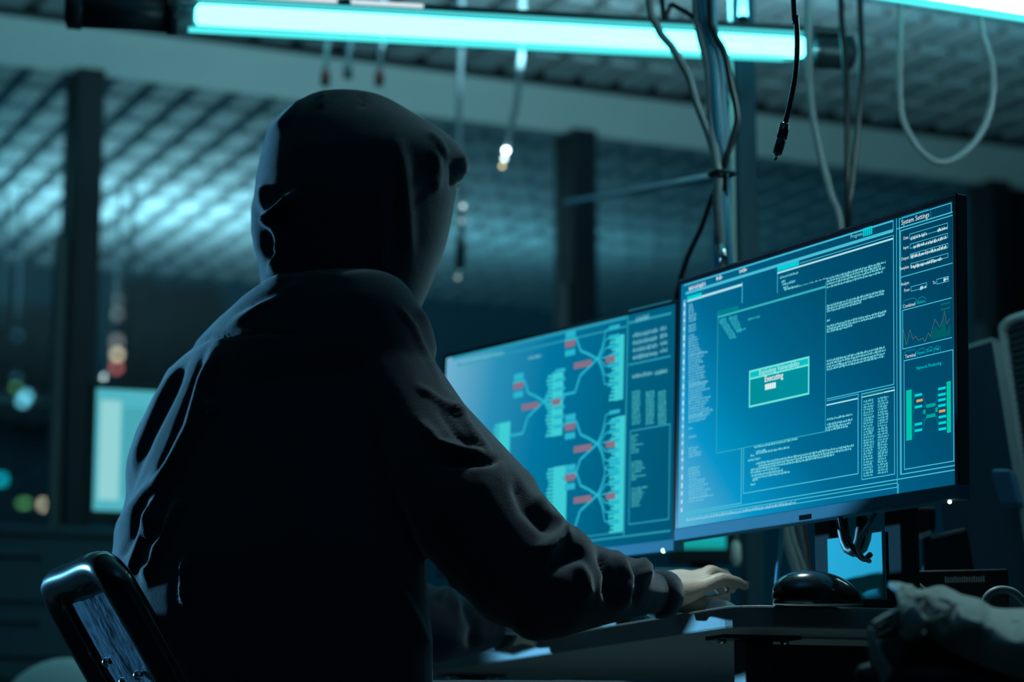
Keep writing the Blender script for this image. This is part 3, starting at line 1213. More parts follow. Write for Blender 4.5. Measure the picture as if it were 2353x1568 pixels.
hubs = [(1362, 828, 1), (1240, 925, 1), (1362, 1022, 1), (1362, 1140, 1)]
for (x, y, k) in hubs:
    m = MB()
    c = S.uv(x, y)
    # branch from hub to the comb of nodes at its right
    for dy in (-0.045, -0.030, -0.015, 0.0, 0.015, 0.030, 0.045):
        p = [(c[0] + 0.012, c[1]), (c[0] + 0.024, c[1] + dy * 0.4), (c[0] + 0.032, c[1] + dy * 0.95), (c[0] + 0.052, c[1] + dy)]
        for a, b2 in zip(p[:-1], p[1:]):
            S.seg(m, a, b2, 0.0022, H2)
        S.rect(m, c[0] + 0.040, c[1] + dy - 0.0030, c[0] + 0.066, c[1] + dy + 0.0030, H2)
    for (dx, dy) in ((-0.060, -0.042), (-0.062, 0.046)):
        p = [(c[0] + 0.012, c[1]), (c[0] - 0.012, c[1] + (-0.012 if dy < 0 else 0.012)), (c[0] - 0.030, c[1] + dy * 0.45), (c[0] - 0.042, c[1] + dy), (c[0] + dx - 0.012, c[1] + dy)]
        for a, b2 in zip(p[:-1], p[1:]):
            S.seg(m, a, b2, 0.0042, H2)
    for dy in (-0.050, -0.020):
        S.rect(m, c[0] - 0.070, c[1] + dy - 0.0050, c[0] - 0.044, c[1] + dy + 0.0050, H2)
    m.build('branch_lines', E((40, 180, 205)), scr2)
    for (a0_, b0_, a1_, b1_) in ((-0.070, -0.0400, -0.044, -0.0290), (-0.046, -0.0015, -0.002, 0.0085), (0.034, 0.0, 0.056, 0.0100)):
        m = MB()
        S.rect(m, c[0] + a0_, c[1] + b0_, c[0] + a1_, c[1] + b1_, H3)
        m.build('alert_node', E((135, 112, 132)), scr2)
m = MB()
u, v = S.uv(1525, 1275)
m.ball(S.w(u, min(v, H - 0.002), 0.0005), 0.0032)
m.build('power_light', emit('power_light_cyan', (0.45, 1.0, 0.95), 5.0), chin2, True)
b, n0 = monitor_stand(mon2, S2, W, H, 0.018, 0, M_silver, 0.075)
m = MB()
m.cbox(b + Vector((0, 0, 0.016 + 0.14)), S2.u * 0.13, n0 * 0.03, (0, 0, 0.28))
m.build('stand_column', M_black, mon2, bevel=0.003)
m = MB()
m.cbox(S2.w(W / 2, H * 0.5, -0.046) - n0 * 0.02, S2.u * 0.10, n0 * 0.06, (0, 0, 0.10))
m.build('hinge', M_black, mon2, bevel=0.004)

# ---- background screens
def back_monitor(label, tl, wdt, hgt, d, zbase, yaw, fill):
    S = Screen(tl, yaw, 0.0)
    c = S.w(wdt / 2, hgt, -0.05)
    root = thing('monitor', label, 'monitor', (c.x, c.y, zbase), yaw, 'monitors standing behind')
    m = MB()
    S.box(m, -0.02, -0.02, wdt + 0.02, hgt + 0.03, -0.035, -0.001)
    m.build('shell', M_black, root, bevel=0.003)
    m = MB()
    S.rect(m, 0, 0, wdt, hgt, 0.0005)
    scr = m.build('screen', fill, root)
    m = MB()
    m.obox(Vector((c.x, c.y, zbase + 0.004)) - S.u * 0.025 - S.n * 0.015, S.u * 0.05, S.n * 0.03, (0, 0, c.z - zbase + 0.15))
    m.build('stand_column', M_black, root)
    m = MB()
    m.cbox(Vector((c.x, c.y, zbase + 0.006)), S.u * 0.20, S.n * 0.15, (0, 0, 0.012))
    m.build('stand_foot', M_black, root, bevel=0.003)
    return S, scr


ayaw = math.atan2(A.y, A.x)
tl = P(222, 893, 6.2)
zb = P(222, 1215, 6.2).z + 0.001
Sb, scb = back_monitor('pale glowing monitor on the dark cabinet, partly behind the left shoulder', tl, 0.52, 0.318, 6.2, zb, ayaw - 0.1, E((80, 178, 192), 1.0))
m = MB()
Sb.rect(m, 0.012, 0.03, 0.065, 0.29, 0.001)
m.build('side_list', E((146, 210, 212), 1.0), scb)
m = MB()
for k in range(22):
    Sb.words(m, 0.072, 0.055 + k * 0.0105, 0.072 + RND.uniform(0.10, 0.4), 0.006, 0.001, RND)
m.build('body_text', E((40, 120, 130)), scb)
tl = P(1556, 1140, 5.3)
Sc, scc = back_monitor('small glowing screen glimpsed under the gap between the two monitors', tl, 0.105, 0.117, 5.3, ZD, -0.05, E((20, 165, 175)))
m = MB()
Sc.rect(m, 0.004, 0.104, 0.100, 0.114, 0.001)
m.build('task_bar', E((20, 150, 135)), scc)

# ------------------------------------------------------------------ cabinet and pale chair at the left
ctop = zb
cab = thing('cabinet', 'dark blue cabinet under the pale glowing monitor at the far left', 'cabinet', P(160, 1500, 6.3) * 1.0, 0)
cab.location.z = 0
WM[cab.name] = Matrix.Translation(cab.location)
cA = Vector((math.cos(ayaw - 0.1), math.sin(ayaw - 0.1), 0))
cB = Vector((-cA.y, cA.x, 0))
q0 = P(-260, 1215, 6.02)
M_cab = mat('dark_blue_laminate', (0.03, 0.10, 0.14), 0.5, vary=0.1, scale=5)
m = MB()
q = Vector((q0.x, q0.y, 0.05))
m.obox(q, cA * 1.25, cB * 0.42, (0, 0, ctop - 0.05 - 0.025))
m.build('body', M_cab, cab)
m = MB()
m.obox(Vector((q0.x, q0.y, ctop - 0.025)) - cA * 0.01 - cB * 0.015, cA * 1.27, cB * 0.45, (0, 0, 0.025))
m.build('top', M_cab, cab, bevel=0.003)
m = MB()
m.obox(Vector((q0.x, q0.y, 0)) + cA * 0.02 + cB * 0.03, cA * 1.21, cB * 0.36, (0, 0, 0.05))
m.build('plinth', M_black, cab)
zz = [0.07, 0.35, 0.63, 0.82, 0.96, ctop - 0.035]
for i in range(5):
    for j in range(2):
        m = MB()
        m.obox(Vector((q0.x, q0.y, zz[i] + 0.006)) + cA * (0.012 + j * 0.62) - cB * 0.016, cA * 0.605, cB * 0.016, (0, 0, zz[i + 1] - zz[i] - 0.012))
        dr = m.build('drawer', M_cab, cab, bevel=0.002)
        m = MB()
        hz = zz[i + 1] - 0.045
        p0 = Vector((q0.x, q0.y, hz)) + cA * (0.22 + j * 0.62) - cB * 0.035
        m.tube([p0 + cB * 0.02, p0, p0 + cA * 0.16, p0 + cA * 0.16 + cB * 0.02], 0.005, 8)
        m.build('handle', M_dark, dr, True)

pc = P(160, 1512, 4.9)
ch = thing('chair', 'pale padded chair with rounded back at the bottom left corner', 'chair', (pc.x, pc.y, 0), 0.5)
m = MB()
cx_ = Vector((math.cos(0.5), math.sin(0.5), 0))
m.ball(pc - Vector((0, 0, 0.17)), 0.165, 0.055, 0.17, (cx_, Vector((-cx_.y, cx_.x, 0)), Vector((0, 0, 1))), 28, 18)
m.build('backrest', M_pale_chair, ch, True)
m = MB()
m.cbox((pc.x + 0.10, pc.y + 0.22, 0.43), (0.38, 0.18, 0), (-0.18, 0.38, 0), (0, 0, 0.07))
m.build('seat', M_pale_chair, ch, bevel=0.02)
for dx, dy in ((-0.06, 0.06), (0.2, 0.15), (-0.06, 0.36), (0.2, 0.44)):
    m = MB()
    m.tube([(pc.x + dx, pc.y + dy, 0.0), (pc.x + dx, pc.y + dy, 0.40)], 0.012, 10)
    m.build('leg', M_dark, ch, True)

# ------------------------------------------------------------------ black framed chair of the seated person
near, far = P(247, 1296, 2.84), P(117, 1351, 3.18)
far.z = near.z
cc = (near + far) / 2
chair = thing('chair', 'black tube-framed chair with riveted glossy back the hooded person sits on', 'chair', (cc.x + 0.28, cc.y + 0.12, 0), math.atan2(A.y, A.x))
side = (near - far).normalized()
fw = Vector((A.x, A.y, 0))
LEAN = 0.62
dn_ = Vector((fw.x * LEAN, fw.y * LEAN, -1)).normalized()
bh = 0.36
rad = 0.017
pn = [near - side * 0.05 + dn_ * 0.0, near - side * 0.012 + dn_ * 0.010, near + dn_ * 0.045]
pf = [far + dn_ * 0.05, far + side * 0.012 + dn_ * 0.012, far + side * 0.05]
seat_z = 0.455
hipn = near + dn_ * bh
hipf = far + dn_ * bh
path = smooth_path([hipf, far + dn_ * 0.2, far + dn_ * 0.055, far + side * 0.012 + dn_ * 0.014, far + side * 0.055, cc, near - side * 0.055, near - side * 0.012 + dn_ * 0.014, near + dn_ * 0.055, near + dn_ * 0.2, hipn], 8)
m = MB()
m.tube(path, 0.020, 14)
m.build('back_frame', M_gloss, chair, True)
nb = side.cross(dn_).normalized()
if nb.dot(fw) > 0:
    nb = -nb
# glossy back panel with wrinkled vinyl
M_vinyl = mat('glossy_wrinkled_vinyl', (0.10, 0.14, 0.19), 0.22, bump=0.9, scale=16, coat=0.4, stretch=(5, 5, 0.8), vary=0.75)
m = MB()
a0, a1 = far + side * 0.055 + dn_ * 0.030, near - side * 0.055 + dn_ * 0.030
g = []
for i in range(9):
    for j in range(9):
        p = a0.lerp(a1, j / 8) + dn_ * (0.33 * i / 8) + nb * (0.010 - 0.014 * (2 * j / 8 - 1) ** 2 + 0.004 * math.sin(j * 1.7 + i * 0.6))
        g.append(p)
faces = [(i * 9 + j, i * 9 + j + 1, (i + 1) * 9 + j + 1, (i + 1) * 9 + j) for i in range(8) for j in range(8)]
m.poly(g + [p - nb * 0.022 for p in g], faces + [tuple(81 + k for k in reversed(f)) for f in faces])
for i in range(8):
    for e in ((i, i + 1), ((i + 1) * 9 + 8, i * 9 + 8), (i * 9, (i + 1) * 9)[::-1], (72 + i + 1, 72 + i)):
        pass
pan = m.build('back_panel', M_vinyl, chair, True)
sd = pan.modifiers.new('sub', 'SUBSURF')
sd.levels = sd.render_levels = 1
m = MB()
fo, fn = far + dn_ * 0.012, near + dn_ * 0.012
m.hexa([fo, fn, fn + dn_ * 0.37, fo + dn_ * 0.37], [p - nb * 0.010 for p in (fo, fn, fn + dn_ * 0.37, fo + dn_ * 0.37)])
m.build('back_shell', M_gloss, chair, bevel=0.003)
for (fx, fz) in ((0.30, 0.085), (0.80, 0.11), (0.10, 0.14), (0.42, 0.115), (0.9, 0.14)):
    m = MB()
    m.ball(a0.lerp(a1, fx) + dn_ * fz + nb * 0.011, 0.0065, n=12, m=8)
    m.build('rivet', M_steel, pan, True)
sc_ = Vector(((hipn + hipf).x / 2, (hipn + hipf).y / 2, seat_z)) + fw * 0.19
m = MB()
m.cbox(Vector((sc_.x, sc_.y, seat_z - 0.03)), fw * 0.42, side * 0.42, (0, 0, 0.05))
m.build('seat', M_gloss, chair, bevel=0.015)
for (df, ds) in ((-0.19, -0.18), (-0.19, 0.18), (0.19, -0.18), (0.19, 0.18)):
    m = MB()
    t0 = Vector((sc_.x, sc_.y, 0)) + fw * df + side * ds
    m.tube([t0 + fw * (0.03 if df > 0 else -0.05), Vector((t0.x, t0.y, seat_z - 0.05))], 0.013, 10)
    lg = m.build('leg', M_gloss, chair, True)
m = MB()
for s_ in (-1, 1):
    hb = hipn if s_ > 0 else hipf
    m.tube([hb, Vector((sc_.x, sc_.y, seat_z - 0.03)) - fw * 0.19 + side * 0.19 * s_], 0.016, 10)
m.build('back_bracket', M_gloss, chair, True)

# ------------------------------------------------------------------ the person
person = thing('person', 'person in dark hooded top seated with back turned, right hand reaching over the desk', 'person', (sc_.x, sc_.y, 0), math.radians(-30))


def ellipse_rows(rows, n=40, shear=-0.54, expo=2.4):
    rings = []
    for (y, L_, R_, d, hb) in rows:
        pl, pr = P(L_, y, d), P(R_, y, d)
        cx, a = (pl.x + pr.x) / 2, (pr.x - pl.x) / 2
        z = P((L_ + R_) / 2, y, d).z
        ring = []
        for k in range(n):
            t_ = 2 * math.pi * k / n
            c, s = math.cos(t_), math.sin(t_)
            x = a * math.copysign(abs(c) ** (2 / expo), c)
            yy = hb * math.copysign(abs(s) ** (2 / expo), s)
            ring.append(Vector((cx + x, d + yy + shear * x * min(1.0, hb / 0.12), z)))
        rings.append(ring)
    return rings


TORSO = [(628, 700, 840, 3.20, 0.03), (640, 640, 895, 3.205, 0.06), (660, 585, 925, 3.21, 0.085), (690, 530, 950, 3.22, 0.10), (725, 483, 968, 3.225, 0.112), (760, 443, 984, 3.23, 0.12),
         (800, 402, 995, 3.23, 0.125), (850, 350, 1004, 3.23, 0.128), (910, 313, 1008, 3.23, 0.130), (970, 287, 1006, 3.22, 0.132), (1040, 264, 1002, 3.21, 0.135),
         (1110, 258, 997, 3.20, 0.14), (1170, 249, 992, 3.19, 0.143), (1230, 235, 988, 3.18, 0.146), (1300, 221, 986, 3.17, 0.15), (1390, 214, 992, 3.16, 0.152),
         (1480, 222, 1000, 3.15, 0.155), (1570, 240, 1002, 3.14, 0.158), (1680, 262, 1000, 3.13, 0.16), (1800, 285, 985, 3.12, 0.155), (1860, 310, 960, 3.12, 0.14)]
RARM = [((870, 850), 3.13, 0.068), ((968, 1005), 3.06, 0.070), ((1030, 1090), 3.02, 0.076), ((1095, 1180), 2.99, 0.083), ((1188, 1308), 2.965, 0.073), ((1265, 1366), 2.955, 0.055), ((1350, 1347), 3.0, 0.053), ((1430, 1352), 3.06, 0.041), ((1490, 1363), 3.105, 0.028), ((1523, 1367), 3.125, 0.026)]
LARM = [((470, 930), 3.36, 0.065), ((680, 1180), 3.45, 0.066), ((850, 1390), 3.50, 0.062), ((990, 1440), 3.56, 0.057), ((1085, 1440), 3.62, 0.042), ((1150, 1443), 3.66, 0.028)]


def chain_px(m, lst, scale=1.0, n=18):
    m.chain([P(p[0], p[1], d) for (p, d, r) in lst], [r * scale for (p, d, r) in lst], n)


# folds: polylines in the camera's picture, each a real ridge or groove in the cloth
def fold_displace(o, folds, bounds=None):
    me = o.data
    n = len(me.vertices)
    co = np.empty(n * 3)
    me.vertices.foreach_get('co', co)
    co = co.reshape(-1, 3)
    no = np.empty(n * 3)
    me.vertices.foreach_get('normal', no)
    no = no.reshape(-1, 3)
    MW = np.array(wm(o))
    w = co @ MW[:3, :3].T + MW[:3, 3]
    nw = no @ MW[:3, :3].T
    q = w - np.array(CAM)
    yc = q[:, 1] * math.cos(TAU) + q[:, 2] * math.sin(TAU)
    zc = -q[:, 1] * math.sin(TAU) + q[:, 2] * math.cos(TAU)
    px = 1176.5 + F * q[:, 0] / yc
    py = 784 - F * zc / yc
    facing = np.clip((-(nw * (q / np.linalg.norm(q, axis=1)[:, None])).sum(1) + 0.25) * 3, 0, 1)
    disp = np.zeros(n)
    for (poly, amp, sig) in folds:
        pts = np.array(poly, float)
        best = np.full(n, 1e9)
        bt = np.zeros(n)
        tot = len(pts) - 1
        for i in range(tot):
            a, b = pts[i], pts[i + 1]
            ab = b - a
            t_ = np.clip(((px - a[0]) * ab[0] + (py - a[1]) * ab[1]) / (ab @ ab), 0, 1)
            d = np.hypot(px - (a[0] + t_ * ab[0]), py - (a[1] + t_ * ab[1]))
            upd = d < best
            best = np.where(upd, d, best)
            bt = np.where(upd, (i + t_) / tot, bt)
        taper = np.clip(np.minimum(bt, 1 - bt) * 5, 0.12, 1)
        disp += amp * taper * np.exp(-(best / sig) ** 2)
    co += no * (disp * facing)[:, None]
    me.vertices.foreach_set('co', co.ravel())
    me.update()


# --- body: one continuous surface
hc = P(842, 470, 3.285)
HF = Vector((0.80, 0.58, -0.16)).normalized()      # where the face looks
HU = (Vector((0, 0, 1)) - HF * HF.z).normalized()
HS = HF.cross(HU).normalized()                     # person's right
mb = MB()
mb.ball(hc + HU * 0.03, 0.088, 0.072, 0.085, (HF, HS, HU), 28, 18)           # skull
mb.ball(hc + HF * 0.022 - HU * 0.035, 0.066, 0.062, 0.082, (HF, HS, HU), 24, 16)   # face
mb.ball(hc + HF * 0.055 - HU * 0.098, 0.026, 0.030, 0.020, (HF, HS, HU), 16, 10)   # chin
nt_ = hc + HF * 0.120 - HU * 0.040
mb.chain([hc + HF * 0.086 + HU * 0.004, nt_], [0.009, 0.012], 12)                  # nose
for s_ in (-1, 1):
    mb.ball(nt_ - HF * 0.012 + HS * 0.011 * s_ - HU * 0.002, 0.010, 0.008, 0.008, (HF, HS, HU), 12, 8)
    mb.ball(hc - HF * 0.004 + HS * 0.073 * s_ - HU * 0.018, 0.020, 0.008, 0.032, (HF, HS, HU), 12, 8)      # ears
    mb.ball(hc + HF * 0.074 + HS * 0.030 * s_ + HU * 0.018, 0.016, 0.026, 0.010, (HF, HS, HU), 12, 8)      # brows
    mb.ball(hc + HF * 0.062 + HS * 0.036 * s_ - HU * 0.034, 0.022, 0.022, 0.022, (HF, HS, HU), 12, 8)      # cheeks
for dz, rr in ((-0.066, 0.0065), (-0.076, 0.0075)):
    mb.ball(hc + HF * 0.084 + HU * dz, 0.010, 0.022, rr, (HF, HS, HU), 14, 8)      # lips
mb.chain([hc - HF * 0.015 - HU * 0.06, P(800, 690, 3.24), P(780, 800, 3.23)], [0.058, 0.060, 0.065])       # neck
rows = [(y, L_ + (R_ - L_) * 0.12, R_ - (R_ - L_) * 0.10, d + 0.01, hb * 0.74) for (y, L_, R_, d, hb) in TORSO if y >= 760]
mb.ring_loft(ellipse_rows(rows))
chain_px(mb, RARM[:8], 0.62)
chain_px(mb, LARM[:5], 0.62)
HAND_R = {
    'wrist': [((1430, 1356), 3.06, 0.026), ((1490, 1362), 3.105, 0.0235), ((1528, 1360), 3.13, 0.0235)],
    'palm1': [((1528, 1370), 3.125, 0.021), ((1568, 1362), 3.145, 0.0185), ((1606, 1353), 3.160, 0.0125)],
    'palm2': [((1528, 1360), 3.135, 0.022), ((1566, 1350), 3.165, 0.020), ((1600, 1339), 3.185, 0.0125)],
    'palm3': [((1528, 1350), 3.145, 0.021), ((1566, 1342), 3.185, 0.020), ((1596, 1332), 3.212, 0.0125)],
    'palm4': [((1525, 1348), 3.15, 0.020), ((1560, 1344), 3.20, 0.019), ((1588, 1334), 3.238, 0.0125)],
    'little': [((1606, 1353), 3.160, 0.0115), ((1656, 1331), 3.185, 0.0098), ((1692, 1338), 3.205, 0.0085), ((1713, 1348), 3.215, 0.0068)],
    'ring': [((1600, 1338), 3.185, 0.0115), ((1632, 1314), 3.215, 0.0102), ((1668, 1326), 3.245, 0.009), ((1690, 1346), 3.26, 0.0072)],
    'middle': [((1596, 1331), 3.212, 0.0115), ((1634, 1316), 3.250, 0.0102), ((1666, 1332), 3.285, 0.009), ((1682, 1354), 3.298, 0.0074)],
    'index': [((1588, 1333), 3.238, 0.0115), ((1620, 1324), 3.285, 0.0102), ((1646, 1340), 3.315, 0.009), ((1658, 1360), 3.325, 0.0076)],
    'thumb': [((1535, 1374), 3.16, 0.017), ((1578, 1388), 3.22, 0.0135), ((1628, 1388), 3.265, 0.0115), ((1668, 1376), 3.285, 0.0085)]}
for k, v in HAND_R.items():
    chain_px(mb, v, 1.0, 14)
# tendons and knuckles on the back of the hand
for (a, b) in (((1540, 1352), (1602, 1343)), ((1540, 1342), (1596, 1328)), ((1538, 1334), (1590, 1323))):
    mb.chain([P(a[0], a[1], 3.125), P(b[0], b[1], 3.185)], [0.0045, 0.0048], 8)
wl = P(1150, 1443, 3.66)
fl = Vector((0.30, 0.95, -0.04)).normalized()
rl = Vector((fl.y, -fl.x, 0))
mb.chain([P(1085, 1440, 3.62), wl, wl + fl * 0.05], [0.027, 0.024, 0.024])
for i, (sx, ln) in enumerate(((-0.030, 0.060), (-0.010, 0.078), (0.010, 0.085), (0.030, 0.075))):
    k0 = wl + fl * 0.088 + rl * sx + Vector((0, 0, 0.006))
    mb.chain([wl + fl * 0.02 + rl * sx * 0.5, k0], [0.020, 0.012], 12)
    mb.chain([k0, k0 + fl * ln * 0.45 + Vector((0, 0, 0.010)), k0 + fl * ln * 0.8 - Vector((0, 0, 0.004)), k0 + fl * ln - Vector((0, 0, 0.020))], [0.0112, 0.0098, 0.0086, 0.0070], 12)
mb.chain([wl + fl * 0.03 + rl * 0.02 - Vector((0, 0, 0.006)), wl + fl * 0.055 + rl * 0.045 - Vector((0, 0, 0.012)), wl + fl * 0.085 + rl * 0.060 - Vector((0, 0, 0.016)), wl + fl * 0.11 + rl * 0.062 - Vector((0, 0, 0.018))], [0.016, 0.0130, 0.0112, 0.0085], 12)
# legs under the desk
hips = P(640, 1800, 3.12)
LEG = []
for s_ in (1, -1):
    hp = Vector((hips.x, hips.y, seat_z + 0.09)) + side * 0.10 * s_
    kn = hp + fw * 0.42 + side * 0.06 * s_ + Vector((0, 0, 0.03))
    an = Vector((kn.x, kn.y, 0.09)) + fw * 0.02
    LEG.append((hp, kn, an))
    mb.chain([hp, kn, an], [0.070, 0.048, 0.036])
    mb.chain([an, an + fw * 0.12 - Vector((0, 0, 0.05))], [0.034, 0.026])
body = mb.build('body', M_skin, person, True)
remesh(body, 0.0042, 5, 0.5)
# nails
for fg in ('little', 'ring', 'middle', 'index'):
    (p2, d2, r2), (p3, d3, r3) = HAND_R[fg][2], HAND_R[fg][3]
    a, b_ = P(p2[0], p2[1], d2), P(p3[0], p3[1], d3)
    dd = (b_ - a).normalized()
    upn = (Vector((0, 0, 1)) - dd * dd.z).normalized()
    m = MB()
    m.ball(b_ + upn * (r3 * 0.72) - dd * 0.001, 0.0062, 0.0045, 0.0016, (dd, dd.cross(upn), upn), 12, 8)
    m.build('nail', mat('nail_' + fg, (0.62, 0.42, 0.34), 0.3), body, True)
# eyes and hair
for s_ in (-1, 1):
    m = MB()
    m.ball(hc + HF * 0.080 + HS * 0.031 * s_ + HU * 0.002, 0.0115, n=16, m=10)
    ey = m.build('eye', mat('eye_white', (0.75, 0.75, 0.75), 0.2), body, True)
    m = MB()
    m.ball(hc + HF * 0.0885 + HS * 0.031 * s_ + HU * 0.002, 0.0045, n=12, m=8)
    m.build('iris', M_hair, ey, True)
m = MB()
m.ball(hc + HU * 0.040 - HF * 0.012, 0.094, 0.079, 0.088, (HF, HS, HU), 28, 18)
for v in list(m.bm.verts):
    q = v.co - hc
    if q.dot(HF) > 0.052 and q.dot(HU) < 0.075:
        v.co -= HF * (q.dot(HF) - 0.052)
m.build('hair', M_hair, person, True)

# --- trousers and shoes
m = MB()
for (hp, kn, an) in LEG:
    m.chain([hp - fw * 0.03, hp, hp.lerp(kn, 0.5), kn, an + Vector((0, 0, 0.02))], [0.098, 0.098, 0.088, 0.074, 0.058])
m.chain([LEG[0][0], LEG[1][0]], [0.10, 0.10])
tr = m.build('trousers', M_jean, person, True)
remesh(tr, 0.008, 5, 0.5)
for (hp, kn, an) in LEG:
    m = MB()
    base = Vector((an.x, an.y, 0))
    m.chain([base + Vector((0, 0, 0.075)), base + fw * 0.05 + Vector((0, 0, 0.055)), base + fw * 0.14 + Vector((0, 0, 0.038)), base + fw * 0.19 + Vector((0, 0, 0.034))], [0.046, 0.044, 0.036, 0.030])
    for v in m.bm.verts:
        if v.co.z < 0.006:
            v.co.z = 0.006
    sh = m.build('shoe', M_black, person, True)
    m = MB()
    m.cbox(base + fw * 0.075 + Vector((0, 0, 0.006)), fw * 0.28, side * 0.085, (0, 0, 0.012))
    m.build('sole', M_white, sh, bevel=0.004)

# --- hooded top: torso and sleeves
m = MB()
m.ring_loft(ellipse_rows(TORSO))
chain_px(m, RARM)
chain_px(m, LARM)
m.ball(P(1288, 1292, 2.97), 0.047)
m.ball(P(1235, 1400, 2.95), 0.040)
m.ball(P(1150, 1152, 2.985), 0.0515)
m.ball(P(1205, 1232, 2.98), 0.0525)
hoodie = m.build('hooded_top', M_hood, person, True)
remesh(hoodie, 0.0052, 7, 0.5)
FOLDS = [
    ([(500, 790), (470, 870), (440, 985), (395, 1070), (315, 1165), (240, 1262)], 0.011, 17),
    ([(440, 800), (394, 905), (346, 1000), (300, 1110), (252, 1225)], -0.0065, 10),
    ([(478, 795), (442, 905), (402, 1010), (340, 1140)], -0.006, 8),
        ([(405, 830), (372, 900), (330, 1000), (295, 1090)], 0.006, 12),
    ([(376, 1120), (345, 1200), (312, 1290), (300, 1330)], 0.010, 11),
    ([(340, 1165), (305, 1230), (275, 1290)], -0.006, 9),
    ([(418, 1140), (385, 1220), (355, 1290)], 0.007, 10),
    ([(372, 1200), (352, 1260), (335, 1320)], -0.008, 9),
    ([(358, 1165), (352, 1260), (332, 1345)], 0.012, 13),
    ([(425, 1280), (424, 1392)], 0.010, 8),
    ([(482, 920), (490, 965)], 0.006, 10),
    ([(345, 868), (400, 820), (480, 776), (600, 764), (700, 772)], -0.004, 5),
    ([(395, 850), (350, 905), (318, 975)], -0.004, 8),
    ([(530, 690), (600, 650), (680, 632)], 0.006, 9),
    ([(520, 720), (600, 690), (690, 660)], -0.004, 9),
    ([(515, 760), (600, 700), (700, 648)], 0.004, 9),
    ([(955, 700), (985, 760), (1000, 830)], 0.006, 8),
    ([(905, 690), (950, 750), (985, 830), (1020, 900)], 0.004, 6),
    ([(960, 960), (1010, 1020), (1070, 1040), (1135, 1052)], 0.009, 10),
    ([(985, 1062), (1060, 1062), (1120, 1058), (1150, 1052)], -0.010, 10),
    ([(1010, 880), (1055, 950), (1100, 1010), (1130, 1045)], 0.006, 8),
    ([(950, 880), (1030, 935), (1085, 965)], 0.005, 7),
    ([(1000, 930), (1050, 1000), (1090, 1030)], -0.005, 9),
    ([(1180, 1100), (1205, 1170), (1280, 1240)], -0.007, 14),
    ([(1225, 1130), (1255, 1180), (1300, 1215)], 0.009, 12),
    ([(1232, 1282), (1270, 1245), (1320, 1215)], 0.014, 15),
    ([(1250, 1312), (1300, 1285), (1345, 1265)], -0.008, 14),
    ([(1320, 1290), (1345, 1330), (1350, 1380)], 0.008, 12),
    ([(1375, 1265), (1398, 1320), (1395, 1390)], -0.010, 9),
    ([(1410, 1262), (1440, 1330), (1425, 1410)], 0.010, 11),
    ([(1445, 1290), (1470, 1345), (1455, 1400)], -0.006, 8),
    ([(1462, 1285), (1485, 1310), (1480, 1330)], 0.010, 11),
    ([(1000, 1380), (1030, 1350), (1060, 1420)], 0.008, 12),
    ([(1060, 1370), (1090, 1440), (1080, 1500)], -0.008, 12),
    ([(900, 1330), (960, 1440), (985, 1500)], 0.006, 14),
    ([(700, 900), (690, 1100), (700, 1300)], 0.004, 40),
]
fold_displace(hoodie, FOLDS)
for lst in (RARM, LARM):                                     # cuffs
    m = MB()
    (p2, d2, r2), (p3, d3, r3) = lst[-2], lst[-1]
    a, b_ = P(p2[0], p2[1], d2), P(p3[0], p3[1], d3)
    d_ = (b_ - a).normalized()
    m.tube([b_ - d_ * 0.02, b_ - d_ * 0.012, b_ + d_ * 0.006, b_ + d_ * 0.008], [r3 * 1.0, r3 * 1.22, r3 * 1.20, r3 * 1.02], 20)
    m.build('cuff', M_hood, hoodie, True)

# --- hood: open towards the face
HOOD = [(209, 770, 805, 3.30, 0.012), (214, 733, 842, 3.30, 0.027), (224, 706, 878, 3.298, 0.044), (240, 684, 910, 3.296, 0.062), (260, 658, 940, 3.294, 0.079), (282, 632, 975, 3.292, 0.094),
        (302, 614, 1008, 3.291, 0.106), (325, 608, 1038, 3.29, 0.117), (348, 603, 1062, 3.289, 0.127), (370, 597, 1076, 3.288, 0.135), (392, 592, 1074, 3.288, 0.141), (410, 589, 1062, 3.288, 0.145), (428, 587, 1052, 3.287, 0.148),
        (455, 585, 1051, 3.285, 0.150), (490, 583, 1046, 3.283, 0.150), (530, 584, 1036, 3.28, 0.147), (570, 588, 1024, 3.278, 0.142), (605, 593, 1010, 3.275, 0.134), (640, 598, 996, 3.27, 0.126), (675, 600, 982, 3.265, 0.118), (710, 600, 966, 3.26, 0.11), (760, 610, 945, 3.255, 0.10)]
HOOD = [(y, l_, r_, d, hb * 0.80) for (y, l_, r_, d, hb) in HOOD]
m = MB()
m.ring_loft(ellipse_rows(HOOD, shear=-0.06, expo=2.45))
hood = m.build('hood', M_hood, person, True)
remesh(hood, 0.0050, 12, 0.5)
fold_displace(hood, [
    ([(694, 438), (655, 478), (625, 503), (606, 525)], 0.020, 13),
    ([(612, 520), (640, 528), (650, 555), (640, 600), (618, 634)], 0.015, 10),
    ([(604, 500), (612, 545), (618, 575), (612, 590)], -0.010, 11),
    ([(600, 420), (604, 470), (622, 500)], 0.007, 9),
    ([(588, 440), (586, 530), (600, 600)], 0.005, 8),
    ([(600, 600), (640, 585), (660, 600)], -0.005, 9),
    ([(912, 310), (928, 400), (935, 500), (938, 610)], 0.007, 16),
    ([(878, 420), (880, 520), (876, 630)], 0.005, 14),
    ([(1000, 340), (1005, 400), (998, 440)], 0.006, 12),
    ([(980, 300), (1010, 325), (1030, 365)], 0.004, 8),
    ([(1040, 370), (1045, 400), (1040, 440)], -0.007, 8),
    ([(1055, 350), (1068, 375), (1060, 405)], 0.006, 9),
    ([(700, 225), (660, 265), (625, 300)], 0.004, 10),
    ([(740, 212), (745, 230), (735, 250)], 0.004, 7),
    ([(830, 214), (835, 232), (830, 250)], -0.004, 7),
])
